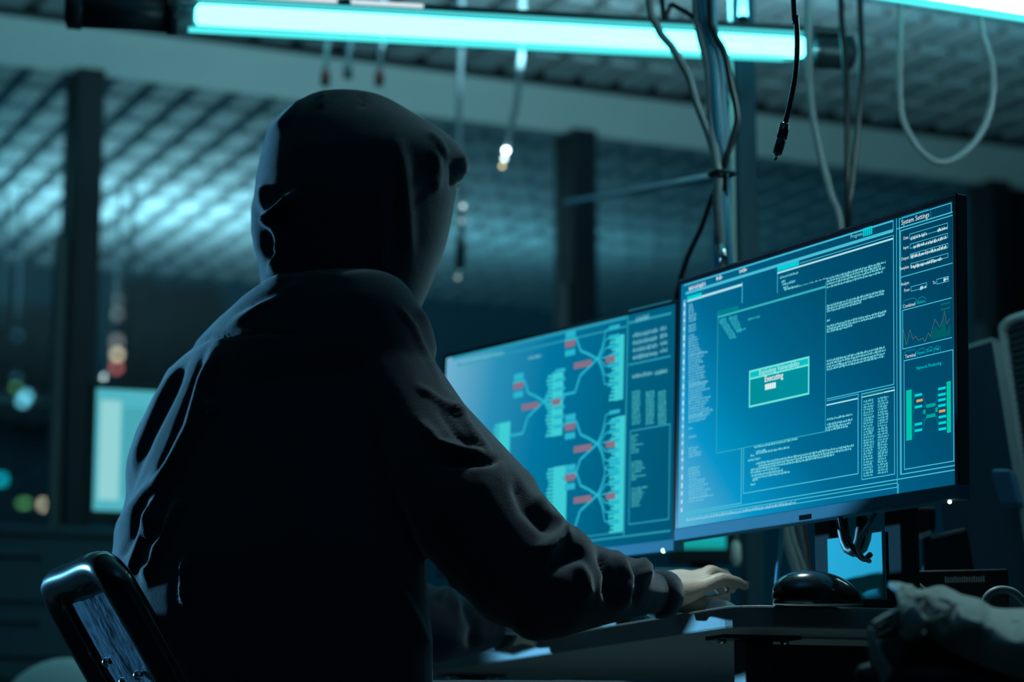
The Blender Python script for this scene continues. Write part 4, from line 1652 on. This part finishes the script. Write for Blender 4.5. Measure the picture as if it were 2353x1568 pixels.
# cut the opening and give the cloth thickness
bm = bmesh.new()
bm.from_mesh(hood.data)
MWh = wm(hood)
KO = Vector((0.86, 0.50, 0.0)).normalized()
kill = []
ZLO, ZHI = P(900, 500, 3.285).z, P(900, 400, 3.285).z
for f in bm.faces:
    c = MWh @ f.calc_center_median()
    q = c - P(818, 470, 3.285)
    f_ = min(1.0, max(0.0, (c.z - ZLO) / (ZHI - ZLO)))
    if q.dot(KO) > 0.104 + 0.024 * f_ * f_ * (3 - 2 * f_) and c.z < P(900, 290, 3.285).z:
        kill.append(f)
bmesh.ops.delete(bm, geom=kill, context='FACES')
rim = [v for v in bm.verts if v.is_boundary]
for it in range(14):                      # even out the hem
    new = {}
    for v in rim:
        nb_ = [e.other_vert(v) for e in v.link_edges if e.is_boundary]
        if len(nb_) == 2:
            new[v] = v.co * 0.5 + (nb_[0].co + nb_[1].co) * 0.25
    for v, c in new.items():
        v.co = c
bm.to_mesh(hood.data)
bm.free()
sd = hood.modifiers.new('cloth', 'SOLIDIFY')
sd.thickness = 0.007
sd.offset = -1
for p in hood.data.polygons:
    p.use_smooth = True

# ------------------------------------------------------------------ things on the desk
def on_desk(px, d):
    q = P(px, 1400, d)
    return Vector((q.x, q.y, ZD))


# black mouse near the edge
mc = on_desk(1882, 3.0)
mouse = thing('computer_mouse', 'large black mouse resting on the desk edge below the right monitor', 'computer mouse', mc, 0.25)


def mouse_mesh(c, ln, wd, hg, ang, parent, mat_, name='shell'):
    u = Vector((math.cos(ang), math.sin(ang), 0))
    v = Vector((-u.y, u.x, 0))
    m = MB()
    rings = []
    for i in range(11):
        f = i / 10
        r = math.sqrt(max(0.0, 1 - f ** 2.4))
        z = hg * f
        ring = []
        for k in range(28):
            a = 2 * math.pi * k / 28
            x, y = math.cos(a), math.sin(a)
            fx = x * (ln / 2) * max(r, 0.02) - ln * 0.10 * f
            ring.append(c + u * fx + v * y * (wd / 2) * max(r, 0.02) * (1 - 0.12 * x) + Vector((0, 0, 0.001 + z)))
        rings.append(ring)
    m.ring_loft(rings)
    return m.build(name, mat_, parent, True)


mouse_mesh(mc, 0.116, 0.072, 0.042, 0.25, mouse, M_gloss)
m = MB()
m.cbox(mc + Vector((-0.02, 0.0, 0.040)), (0.012, 0.003, 0), (-0.001, 0.005, 0), (0, 0, 0.006))
m.build('scroll_wheel', M_dark, mouse, bevel=0.002)
# pale mouse under the hand
hm = P(1655, 1380, 3.27)
hm = Vector((hm.x, hm.y, ZD))
pm = thing('computer_mouse', 'pale grey mouse under the fingers of the right hand', 'computer mouse', hm, 0.6)
mouse_mesh(hm, 0.075, 0.050, 0.026, 0.6, pm, M_white)
# keyboard between the arms
kc = S2.w(W / 2 - 0.02, H, 0.105)
kc = Vector((kc.x, kc.y, ZD))
kb = thing('keyboard', 'pale keyboard on the desk between the two sleeves', 'keyboard', kc, YAW2)
ku, kn_ = S2.u, Vector((S2.n.x, S2.n.y, 0)).normalized()
m = MB()
m.cbox(kc + Vector((0, 0, 0.009)), ku * 0.42, kn_ * 0.12, (0, 0, 0.016))
m.build('base', M_white, kb, bevel=0.004)
m = MB()
for i in range(14):
    for j in range(5):
        m.cbox(kc + kn_ * (-0.044 + j * 0.022) + ku * (-0.19 + i * 0.029) + Vector((0, 0, 0.019)), ku * 0.024, kn_ * 0.018, (0, 0, 0.006))
m.build('keys', M_silver, kb)
# small upright pale blue box behind the hand
bc = on_desk(1592, 4.05)
bx = MB()
hz = P(1592, 1306, 4.05).z
bx.obox(Vector((bc.x - 0.065, bc.y, ZD)), (0.128, 0.02, 0), (-0.01, 0.09, 0), (0, 0, hz - ZD))
tag(bx.build('box', mat('pale_blue_card', (0.16, 0.42, 0.55), 0.7), None, bevel=0.003), 'pale blue box standing on the desk behind the typing hand', 'box')
# black device with a grey lettered strip
dv = thing('drive_box', 'flat black device with grey strip on its front, right of the monitor stand', 'electronic device', on_desk(2210, 3.25), 0.1)
m = MB()
q0, q1 = P(2102, 1312, 3.25), P(2316, 1302, 3.22)
m.hexa([Vector((q0.x, q0.y, ZD + 0.012)), Vector((q1.x, q1.y, ZD + 0.012)), Vector((q1.x + 0.02, q1.y + 0.13, ZD + 0.012)), Vector((q0.x + 0.02, q0.y + 0.13, ZD + 0.012))],
       [Vector((q0.x, q0.y, q0.z)), Vector((q1.x, q1.y, q0.z)), Vector((q1.x + 0.02, q1.y + 0.13, q0.z)), Vector((q0.x + 0.02, q0.y + 0.13, q0.z))])
m.build('case', M_black, dv, bevel=0.002)
m = MB()
for k in range(17):
    f = 0.32 + k * 0.0255
    p = q0.lerp(q1, f)
    zz_ = P(2200, 1340, 3.24).z
    m.obox(Vector((p.x, p.y - 0.0012, zz_)), (0.0022, 0, 0), (0, 0.001, 0), (0, 0, 0.0075 if k % 4 else 0.0085))
m.build('front_strip', mat('grey_print', (0.30, 0.34, 0.36), 0.6), dv)
for fx in (0.1, 0.9):
    p = q0.lerp(q1, fx)
    m = MB()
    m.tube([(p.x, p.y + 0.03, ZD), (p.x, p.y + 0.03, ZD + 0.013)], 0.008, 10)
    m.build('foot', M_black, dv)
# dark bracket gadget behind it
gd = thing('desk_gadget', 'black angular camera-like gadget behind the flat black device', 'electronic device', on_desk(2150, 3.55), 0)
m = MB()
ga = P(2070, 1195, 3.58)
m.hexa([Vector((P(2062, 1300, 3.58).x, 3.58, P(2062, 1230, 3.58).z)), Vector((P(2152, 1300, 3.58).x, 3.58, P(2062, 1215, 3.58).z)), Vector((P(2152, 1300, 3.66).x, 3.66, P(2062, 1215, 3.6).z)), Vector((P(2062, 1300, 3.66).x, 3.66, P(2062, 1230, 3.6).z))],
       [P(2062, 1165, 3.58), P(2150, 1165, 3.58), P(2150, 1165, 3.66), P(2062, 1165, 3.66)])
m.build('head', M_black, gd, bevel=0.004)
m = MB()
m.hexa([Vector((P(2120, 1420, 3.55).x, 3.55, ZD)), Vector((P(2262, 1420, 3.55).x, 3.55, ZD)), Vector((P(2262, 1420, 3.65).x, 3.65, ZD)), Vector((P(2120, 1420, 3.65).x, 3.65, ZD))],
       [P(2118, 1236, 3.55), P(2222, 1212, 3.55), P(2222, 1212, 3.65), P(2118, 1236, 3.65)])
m.build('body', M_black, gd, bevel=0.006)
m = MB()
m.obox(P(2118, 1238, 3.545), P(2140, 1230, 3.545) - P(2118, 1238, 3.545), (0, 0.02, 0), (0, 0, 0.008))
m.build('latch', M_edge, gd)
# dark switched-off screen leaning at the right
pn_ = thing('display_panel', 'dark switched-off display leaning back behind the lit monitor at the right edge', 'display', on_desk(2330, 3.85), 0)
c = [P(2105, 838, 3.98), P(2278, 786, 3.76), P(2388, 1470, 3.72), P(2215, 1470, 3.94)]
c[2].z = c[3].z = ZD + 0.002
tv = Vector((0.021, 0.030, 0.0))
m = MB()
m.hexa([c[0], c[1], c[2], c[3]], [p + tv for p in c])
m.build('panel', mat('matt_dark_screen', (0.014, 0.045, 0.09), 0.55), pn_)
m = MB()
eu = (c[1] - c[0]).normalized()
m.hexa([c[0] - eu * 0.0, c[1], c[1] + tv, c[0] + tv], [c[0] + Vector((0, 0, 0.008)), c[1] + Vector((0.001, 0, 0.008)), c[1] + tv + Vector((0.001, 0, 0.008)), c[0] + tv + Vector((0, 0, 0.008))])
m.hexa([c[1] + eu * 0.0005, c[2] + eu * 0.0005, c[2] + tv + eu * 0.0005, c[1] + tv + eu * 0.0005], [c[1] + eu * 0.004, c[2] + eu * 0.004, c[2] + tv + eu * 0.004, c[1] + tv + eu * 0.004])
m.build('edge_strip', M_edge, pn_)
m = MB()
p = P(2276, 1078, 3.70)
m.obox(p, (0.028, -0.004, 0), (0.02, 0.045, 0), (0.012, 0, -0.056))
m.build('joint_block', M_bluebox, pn_, bevel=0.005)

# mesh-backed office chair beyond the desk
oc = P(2420, 1400, 4.35)
och = thing('office_chair', 'office chair with ribbed mesh back beyond the desk at the right edge', 'chair', (oc.x + 0.1, oc.y + 0.15, 0), 0)
tlc, trc = P(2303, 744, 4.25), P(2560, 668, 4.0)
dnv = Vector((0.10, 0.0, -1)).normalized()
ub = (trc - tlc).normalized()
bhh = 0.52
corner = 0.03
pth = [tlc + dnv * bhh, tlc + dnv * 0.25, tlc + dnv * corner, tlc + dnv * corner * 0.3 + ub * corner * 0.3, tlc + ub * corner, (tlc + trc) / 2, trc - ub * corner, trc + dnv * corner, trc + dnv * 0.25, trc + dnv * bhh]
m = MB()
m.tube(smooth_path(pth + [pth[0]], 6), 0.009, 10)
m.build('back_frame', M_edge, och, True)
m = MB()
nn_ = ub.cross(dnv).normalized()
for k in range(44):
    a = tlc + dnv * (0.012 + k * 0.0115) + ub * 0.004
    m.obox(a, ub * ((trc - tlc).length - 0.008), dnv * 0.006, nn_ * 0.006)
m.build('mesh_back', M_mesh, och)
m = MB()
m.obox(tlc + dnv * 0.01 + ub * 0.004 + nn_ * 0.008, ub * ((trc - tlc).length - 0.008), dnv * (bhh - 0.02), nn_ * 0.003)
m.build('back_liner', M_blackcloth, och)
sx_ = (tlc + trc) / 2 + dnv * bhh
m = MB()
m.cbox(Vector((sx_.x + 0.12, sx_.y + 0.2, 0.47)), (0.45, 0.1, 0), (-0.1, 0.45, 0), (0, 0, 0.07))
m.build('seat', M_blackcloth, och, bevel=0.02)
m = MB()
m.tube([sx_, Vector((sx_.x + 0.02, sx_.y + 0.06, 0.46))], 0.02, 10)
m.tube([Vector((sx_.x + 0.12, sx_.y + 0.2, 0.44)), Vector((sx_.x + 0.12, sx_.y + 0.2, 0.08))], 0.025, 12)
m.build('post', M_black, och, True)
for k in range(5):
    a = 2 * math.pi * k / 5
    ce = Vector((sx_.x + 0.12, sx_.y + 0.2, 0.09))
    m = MB()
    e_ = ce + Vector((0.27 * math.cos(a), 0.27 * math.sin(a), -0.02))
    m.tube([ce, e_], [0.022, 0.014], 8)
    m.ball(e_ - Vector((0, 0, 0.04)), 0.03, n=12, m=8)
    m.build('leg', M_black, och, True)

# ------------------------------------------------------------------ jacket over a chair in the foreground
jc = P(2240, 1500, 2.25)
jch = thing('chair', 'plain dark chair hidden under the draped jacket at the bottom right', 'chair', (jc.x + 0.05, jc.y, 0), 0)
topz = P(2240, 1430, 2.28).z
m = MB()
m.cbox((jc.x + 0.06, 2.28, topz - 0.17), (0.34, 0.04, 0), (-0.003, 0.025, 0), (0, 0, 0.26))
m.build('backrest', M_black, jch, bevel=0.01)
m = MB()
m.cbox((jc.x + 0.06, 2.10, 0.40), (0.38, 0, 0), (0, 0.38, 0), (0, 0, 0.05))
m.build('seat', M_black, jch, bevel=0.01)
for dx in (-0.16, 0.16):
    for dy in (-0.17, 0.17):
        m = MB()
        m.tube([(jc.x + 0.06 + dx, 2.10 + dy, 0), (jc.x + 0.06 + dx, 2.10 + dy, 0.40 if dy < 0 else topz - 0.25)], 0.013, 8)
        m.build('leg', M_black, jch, True)
jk = thing('jacket', 'crumpled grey and black jacket draped over a chair in the bottom right foreground', 'jacket', (jc.x, jc.y, topz - 0.25), 0)


def cloth_patch(name, rows, material, parent, wrinkle=0.004, thick=0.004, seed=0):
    m = MB()
    R_, C_ = len(rows), len(rows[0])
    pts = [P(*q) for r in rows for q in r]
    m.poly(pts, [(i * C_ + j, i * C_ + j + 1, (i + 1) * C_ + j + 1, (i + 1) * C_ + j) for i in range(R_ - 1) for j in range(C_ - 1)])
    o = m.build(name, material, parent, True)
    s1 = o.modifiers.new('sub', 'SUBSURF')
    s1.levels = s1.render_levels = 4
    apply_mods(o)
    from mathutils import noise
    for v in o.data.vertices:
        q = v.co
        w_ = noise.noise(Vector((q.x * 14 + seed, q.y * 14, q.z * 22))) + 0.25 * noise.noise(Vector((q.x * 40, q.y * 40 + seed, q.z * 40)))
        v.co = q + v.normal * w_ * wrinkle
    sd = o.modifiers.new('thick', 'SOLIDIFY')
    sd.thickness = thick
    for p in o.data.polygons:
        p.use_smooth = True
    return o


# upper lit part: shoulder of the jacket lying over the chair back, sloping to the right
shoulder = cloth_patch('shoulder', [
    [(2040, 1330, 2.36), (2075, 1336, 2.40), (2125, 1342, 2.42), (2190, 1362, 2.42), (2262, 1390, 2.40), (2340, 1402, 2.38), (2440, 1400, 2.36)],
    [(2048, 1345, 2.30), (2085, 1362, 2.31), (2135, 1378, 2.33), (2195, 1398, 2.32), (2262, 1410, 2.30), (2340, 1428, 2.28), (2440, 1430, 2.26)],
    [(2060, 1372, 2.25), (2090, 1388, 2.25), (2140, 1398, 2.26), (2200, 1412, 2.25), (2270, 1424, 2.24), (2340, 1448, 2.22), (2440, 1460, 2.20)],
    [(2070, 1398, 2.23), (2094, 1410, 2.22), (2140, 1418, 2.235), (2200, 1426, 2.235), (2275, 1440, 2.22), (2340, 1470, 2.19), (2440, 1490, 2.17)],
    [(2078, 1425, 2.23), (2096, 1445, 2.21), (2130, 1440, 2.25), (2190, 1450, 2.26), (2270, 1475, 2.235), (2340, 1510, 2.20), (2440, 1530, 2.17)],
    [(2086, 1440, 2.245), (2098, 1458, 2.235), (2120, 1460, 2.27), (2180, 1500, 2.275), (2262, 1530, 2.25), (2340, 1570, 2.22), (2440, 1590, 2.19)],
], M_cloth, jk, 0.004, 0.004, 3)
fold_displace(shoulder, [([(2092, 1338), (2128, 1372), (2165, 1405), (2230, 1440)], -0.020, 20), ([(2062, 1368), (2082, 1362), (2104, 1366)], -0.008, 6), ([(2072, 1388), (2096, 1380), (2120, 1388)], -0.008, 6),
                         ([(2130, 1352), (2200, 1390), (2280, 1412)], 0.010, 16), ([(2085, 1400), (2100, 1430), (2094, 1455)], 0.012, 12), ([(2060, 1345), (2076, 1376), (2090, 1410)], 0.008, 10), ([(2250, 1440), (2300, 1450), (2350, 1450)], -0.014, 18)])
# dark body hanging below
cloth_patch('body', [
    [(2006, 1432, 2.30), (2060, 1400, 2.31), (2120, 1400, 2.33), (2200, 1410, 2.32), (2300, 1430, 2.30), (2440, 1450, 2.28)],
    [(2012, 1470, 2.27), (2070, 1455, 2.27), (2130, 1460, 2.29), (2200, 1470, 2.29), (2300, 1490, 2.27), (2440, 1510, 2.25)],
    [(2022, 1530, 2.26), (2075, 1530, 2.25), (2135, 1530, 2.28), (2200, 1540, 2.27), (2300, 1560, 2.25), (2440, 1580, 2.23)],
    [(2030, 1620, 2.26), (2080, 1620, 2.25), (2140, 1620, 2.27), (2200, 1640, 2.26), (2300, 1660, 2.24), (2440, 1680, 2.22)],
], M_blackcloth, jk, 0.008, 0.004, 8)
# pale edge of the collar facing
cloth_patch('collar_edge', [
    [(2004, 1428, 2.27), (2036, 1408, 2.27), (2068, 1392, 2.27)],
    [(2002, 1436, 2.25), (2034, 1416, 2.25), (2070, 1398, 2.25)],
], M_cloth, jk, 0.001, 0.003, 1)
cloth_patch('lapel', [
    [(1999, 1440, 2.26), (2006, 1440, 2.25)],
    [(2001, 1500, 2.26), (2018, 1490, 2.245)],
    [(2004, 1540, 2.26), (2040, 1528, 2.24)],
    [(2010, 1600, 2.26), (2058, 1545, 2.24)],
], M_cloth, jk, 0.002, 0.003, 2)

# ------------------------------------------------------------------ cables
def cable(label, pts, r, material, to_ceiling=True, name='cable', cat='cable', group='hanging cables', n=8):
    """pts: (px, py, distance) from the top downwards"""
    w_ = [P(*p) for p in pts]
    if to_ceiling:
        t0 = w_[0]
        w_ = [Vector((t0.x, t0.y + 0.02, CEIL + 0.03)), Vector((t0.x, t0.y, t0.z + (CEIL - t0.z) * 0.4))] + w_
    m = MB()
    m.tube(smooth_path(w_, 8), r, n)
    o = m.build(name, material, None, True)
    return tag(o, label, cat, group)


D = 3.75
cable('thick blue-grey cable at the heart of the hanging bundle', [(1612, -40, D), (1622, 60, D), (1640, 150, D), (1650, 280, D), (1657, 400, D), (1657, 500, D), (1652, 640, D)], 0.0125, M_bluecable)
cable('grey cable in the bundle, just right of its thickest strand', [(1632, -40, D + 0.02), (1636, 60, D), (1652, 160, D), (1662, 300, D), (1662, 400, D), (1668, 500, D), (1676, 640, D)], 0.0090, M_bluecable)
cable('grey cable sweeping in from the left to join the bundle', [(1488, -60, D), (1510, 60, D), (1545, 110, D), (1580, 170, D), (1602, 240, D), (1632, 320, D), (1648, 395, D), (1650, 500, D), (1654, 640, D)], 0.0064, M_greycable)
cable('dark cable bowing out to the right of the bundle, back in at the tie', [(1630, -30, D - 0.02), (1640, 70, D - 0.02), (1664, 120, D - 0.02), (1680, 190, D - 0.02), (1694, 270, D - 0.02), (1680, 330, D - 0.02), (1664, 390, D - 0.02), (1668, 480, D), (1680, 640, D)], 0.0056, M_blackcable)
cable('blue strand on the left flank of the bundle', [(1600, -40, D), (1606, 60, D), (1628, 160, D), (1636, 300, D), (1650, 395, D - 0.02), (1648, 470, D - 0.02), (1660, 640, D)], 0.0080, M_greycable)
cable('short dark cable slanting into the bundle from the upper left', [(1520, -20, D), (1545, 10, D), (1580, 30, D), (1612, 62, D), (1630, 120, D), (1640, 200, D)], 0.0042, M_blackcable)
# tie and bright tip
tp = P(1658, 400, D - 0.015)
m = MB()
ring = [tp + Vector((0.019 * math.cos(a), 0.019 * math.sin(a), 0)) for a in [2 * math.pi * k / 16 for k in range(17)]]
m.tube(ring, 0.0035, 8)
tag(m.build('cable_tie', M_black, None, True), 'black tie gathering the hanging cable bundle', 'cable tie')
m = MB()
m.tube([P(1661, 560, D - 0.03), P(1661, 590, D - 0.03), P(1661, 612, D - 0.03)], [0.004, 0.0062, 0.0055], 10)
tag(m.build('cable_clip', M_steel, None, True), 'bright metal clip at the foot of the cable bundle above the right monitor', 'clip')
cable('black cable curving down behind the left edge of the right monitor', [(1655, 402, D), (1636, 450, D), (1612, 520, D), (1580, 590, D), (1562, 650, D), (1550, 720, D), (1548, 900, D), (1560, 1200, D)], 0.0045, M_blackcable, False)
# jack cable
J = 3.05
o = thing('jack_cable', 'black cable with jack plug dangling above the right monitor', 'cable', P(1800, 290, J), 0, 'hanging cables')
w_ = [P(1822, -30, J), P(1829, 40, J), P(1832, 100, J), P(1828, 170, J), P(1816, 235, J), P(1803, 288, J)]
w_ = [Vector((w_[0].x, w_[0].y, CEIL + 0.03)), Vector((w_[0].x - 0.005, w_[0].y, w_[0].z + 0.5))] + w_
m = MB()
m.tube(smooth_path(w_, 10), 0.0036, 10)
m.build('cord', M_blackcable, o, True)
m = MB()
m.tube([P(1804, 283, J), P(1803, 286, J), P(1796, 318, J), P(1795, 322, J)], [0.0050, 0.0068, 0.0068, 0.0052], 14)
m.build('plug_sleeve', M_gloss, o, True)
m = MB()
m.tube([P(1795, 319, J), P(1794, 324, J), P(1786, 352, J), P(1785, 355, J)], [0.0056, 0.0066, 0.0062, 0.0045], 14)
m.build('plug_body', M_dark, o, True)
m = MB()
m.tube([P(1785, 353, J), P(1781, 368, J), P(1780, 371, J)], [0.0024, 0.0022, 0.0012], 10)
m.build('plug_tip', mat('brass', (0.6, 0.5, 0.25), 0.25, metal=1.0), o, True)

D2 = 4.15
cable('grey-blue cable right of the jack cable, trailing down behind the right monitor', [(1856, -20, D2), (1858, 100, D2), (1862, 220, D2), (1874, 300, D2), (1892, 380, D2), (1910, 450, D2), (1930, 510, D2), (1945, 700, D2)], 0.0068, M_greycable)
cable('dark straight cable, left one of a pair above the right monitor', [(1932, 0, D2), (1940, 120, D2), (1946, 250, D2), (1948, 400, D2), (1947, 520, D2), (1948, 700, D2)], 0.0056, M_blackcable)
cable('dark cable slanting to meet its straight twin above the right monitor', [(1976, 0, D2 - 0.05), (1980, 150, D2 - 0.05), (1972, 280, D2 - 0.05), (1960, 400, D2 - 0.05), (1950, 500, D2 - 0.05), (1946, 700, D2)], 0.0056, M_blackcable)
cable('pale cable hanging in a wide loop at the top right', [(2068, -20, D2), (2068, 120, D2), (2070, 250, D2), (2092, 312, D2), (2128, 358, D2), (2170, 374, D2), (2218, 350, D2), (2258, 300, D2), (2280, 230, D2), (2280, 150, D2), (2258, 70, D2), (2250, -20, D2)], 0.0058, M_greycable)
cable('thin blue wire sagging across the far windows to the bundle', [(1300, 466, 7.0), (1400, 450, 6.2), (1520, 428, 5.0), (1600, 414, 4.2), (1652, 404, D)], 0.0075, M_bluecable, False)
# lead with a shiny metal plug
DL = 6.6
o = thing('plug_cable', 'hanging lead with shining metal plug, right of the hood', 'cable', P(1165, 340, DL), 0, 'hanging cables')
w_ = [P(1200, 60, DL), P(1194, 160, DL), P(1186, 240, DL), P(1172, 300, DL), P(1166, 332, DL)]
w_ = [Vector((w_[0].x, w_[0].y, CEIL + 0.03))] + w_
m = MB()
m.tube(smooth_path(w_, 8), 0.009, 10)
m.build('cord', M_greycable, o, True)
m = MB()
m.tube([P(1167, 330, DL), P(1162, 350, DL), P(1160, 362, DL)], [0.007, 0.010, 0.008], 12)
m.build('plug_body', M_steel, o, True)
m = MB()
m.tube([P(1160, 362, DL), P(1154, 385, DL)], [0.006, 0.004], 10)
m.build('plug_tip', M_steel, o, True)
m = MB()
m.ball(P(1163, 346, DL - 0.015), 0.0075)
m.build('indicator_light', emit('indicator_white', (0.8, 1, 1), 14.0), o, True)  # glowing balls stand in for highlights on the metal plug
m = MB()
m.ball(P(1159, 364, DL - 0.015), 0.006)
m.build('indicator_light', emit('indicator_pale', (0.75, 1, 0.95), 5.0), o, True)  # glowing ball stands in for a highlight
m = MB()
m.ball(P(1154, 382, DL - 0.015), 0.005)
m.build('indicator_light', emit('indicator_gold', (0.9, 0.75, 0.4), 3.0), o, True)  # glowing ball stands in for a highlight
DL = 6.9
o = thing('plug_cable', 'dim hanging lead with dark plug close to the hood edge', 'cable', P(1058, 560, DL), 0, 'hanging cables')
w_ = [P(1060, 60, DL), P(1056, 200, DL), P(1054, 330, DL), P(1060, 440, DL), P(1060, 550, DL)]
w_ = [Vector((w_[0].x, w_[0].y, CEIL + 0.03))] + w_
m = MB()
m.tube(smooth_path(w_, 8), 0.009, 10)
m.build('cord', M_greycable, o, True)
m = MB()
m.tube([P(1060, 545, DL), P(1059, 565, DL), P(1057, 605, DL), P(1056, 620, DL)], [0.010, 0.016, 0.016, 0.010], 12)
m.build('plug_body', M_dark, o, True)
m = MB()
m.tube([P(1056, 618, DL), P(1054, 642, DL)], [0.008, 0.007], 10)
m.build('plug_tip', M_steel, o, True)
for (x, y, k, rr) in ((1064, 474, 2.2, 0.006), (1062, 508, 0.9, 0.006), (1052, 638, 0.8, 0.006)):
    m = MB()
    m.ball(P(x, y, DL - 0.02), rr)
    m.build('indicator_light', emit('indicator_%d' % y, (0.55, 0.75, 0.8), k), o, True)  # glowing balls imitate highlights along the lead and plug
for i, (x, y, cm, tx) in enumerate(((748, 185, M_red, 'reddish plug end hanging under the lamp, left one above the hood'), (800, 168, M_greycable, 'grey plug end hanging under the lamp above the hood top'), (872, 185, M_red, 'reddish plug end hanging under the lamp, right one above the hood'))):
    o = thing('plug_cable', tx, 'cable', P(x, y, 6.4), 0, 'hanging cables')
    w_ = [P(x + 8, 40, 6.4), P(x + 4, 110, 6.4), P(x, y - 20, 6.4)]
    w_ = [Vector((w_[0].x, w_[0].y, CEIL + 0.03))] + w_
    m = MB()
    m.tube(smooth_path(w_, 6), 0.007, 8)
    m.build('cord', M_greycable, o, True)
    m = MB()
    m.tube([P(x, y - 24, 6.4), P(x, y - 16, 6.4), P(x - 1, y + 12, 6.4)], [0.008, 0.014, 0.012], 10)
    m.build('plug_body', cm, o, True)

# steel post from floor to ceiling behind the cables
pp = P(1708, 300, 4.85)
m = MB()
m.cbox((pp.x, pp.y, (CEIL + 0.03) / 2), A * 0.042, B * 0.042, (0, 0, CEIL + 0.03))
tag(m.build('steel_post', mat('blue_painted_steel', (0.03, 0.075, 0.11), 0.45), None, bevel=0.004), 'slim blue steel post from floor to ceiling behind the cable bundle', 'post')

# cables and poles seen under the right monitor
g_ = 'cables under the right monitor'
D3 = 3.7
cable('pale cable falling behind the right monitor, left of three', [(1790, 1100, D3), (1802, 1220, D3), (1822, 1290, D3), (1838, 1345, D3), (1850, 1440, D3)], 0.0072, M_palecable, False, group=g_)
cable('pale cable falling behind the right monitor, middle of three', [(1806, 1100, D3 + 0.03), (1816, 1220, D3 + 0.03), (1838, 1290, D3 + 0.03), (1856, 1345, D3 + 0.03), (1866, 1440, D3)], 0.0062, M_palecable, False, group=g_)
cable('grey cable falling behind the right monitor, right of three', [(1826, 1100, D3 + 0.05), (1836, 1220, D3 + 0.05), (1850, 1290, D3 + 0.05), (1866, 1345, D3 + 0.05), (1880, 1440, D3)], 0.0062, M_greycable, False, group=g_)
cable('thin red wire beside the pale cables under the right monitor', [(1850, 1200, D3 - 0.02), (1858, 1285, D3 - 0.02), (1866, 1320, D3 - 0.02), (1876, 1420, D3 - 0.02)], 0.0018, M_red, False, group=g_)
cable('thin blue-grey cable dropping straight behind the large black mouse', [(1796, 1180, D3 - 0.1), (1794, 1260, D3 - 0.1), (1786, 1330, D3 - 0.1), (1780, 1450, D3 - 0.1)], 0.0034, M_bluecable, False, group=g_)
bst = S1.w(W / 2, H * 0.5, -0.018) - Vector((S1.n.x, S1.n.y, 0)) * 0.03
cable('black cable looping through the hook on the monitor stand', [(1930, 1190, 3.1), (1940, 1225, 3.09), (1962, 1262, 3.08), (1984, 1285, 3.08), (2000, 1275, 3.09)], 0.0038, M_blackcable, False, group=g_)
cable('grey cable arching over the hook on the monitor stand', [(2012, 1180, 3.06), (1992, 1212, 3.05), (1975, 1240, 3.05), (1972, 1262, 3.05), (1982, 1282, 3.05), (1998, 1290, 3.07)], 0.0030, M_greycable, False, group=g_)
cable('dark cable lying between the stand and the flat black device', [(2056, 1305, 3.2), (2080, 1325, 3.18), (2110, 1345, 3.16), (2160, 1392, 3.14)], 0.004, M_blackcable, False, group=g_)
cable('blue-grey cable curving over the far end of the flat black device', [(2262, 1405, 3.05), (2268, 1372, 3.05), (2295, 1356, 3.05), (2330, 1362, 3.05), (2360, 1392, 3.05)], 0.005, M_greycable, False, group=g_)
m = MB()
pq = P(1903, 1300, 4.8)
m.tube([(pq.x, pq.y, ZD if False else 0.0), (pq.x, pq.y, P(1903, 1000, 4.8).z)], 0.019, 14)
tag(m.build('metal_pole', M_edge, None, True), 'grey metal pole standing behind the right monitor left of its stand', 'pole')
# pale plug hanging at the left of the post
o = thing('power_plug', 'pale glinting plug hanging beside the post under the right monitor', 'plug', P(1692, 1272, 4.4), 0)
m = MB()
m.tube([P(1692, 1242, 4.4), P(1691, 1252, 4.4), P(1692, 1286, 4.4), P(1693, 1302, 4.4)], [0.003, 0.009, 0.010, 0.005], 12)
m.build('body', mat('cream_plastic', (0.85, 0.80, 0.70), 0.4), o, True)
m = MB()
q_ = P(1694, 1000, 4.4)
m.tube([Vector((q_.x, q_.y, CEIL + 0.03)), q_, P(1693, 1120, 4.4), P(1692, 1244, 4.4)], 0.004, 8)
m.build('cord', M_palecable, o, True)
# power strip hanging under the far edge of the desk
ps_ = thing('power_strip', 'pale power strip glimpsed below the far edge of the desk', 'power strip', P(1915, 1562, 3.9), 0)
m = MB()
a, b_ = P(1830, 1566, 3.95), P(2000, 1556, 3.8)
m.obox(Vector((a.x, a.y, a.z - 0.04)), Vector((b_.x - a.x, b_.y - a.y, 0)), (0.02, 0.03, 0), (0, 0, 0.045))
m.build('housing', M_dark, ps_, bevel=0.004)
for k in range(6):
    f = 0.05 + k * 0.16
    q = a.lerp(b_, f)
    m = MB()
    m.obox(Vector((q.x, q.y - 0.002, a.z - 0.022)), (0.016, -0.012, 0), (0.002, 0.002, 0), (0, 0, 0.02))
    m.build('socket', M_white, ps_)
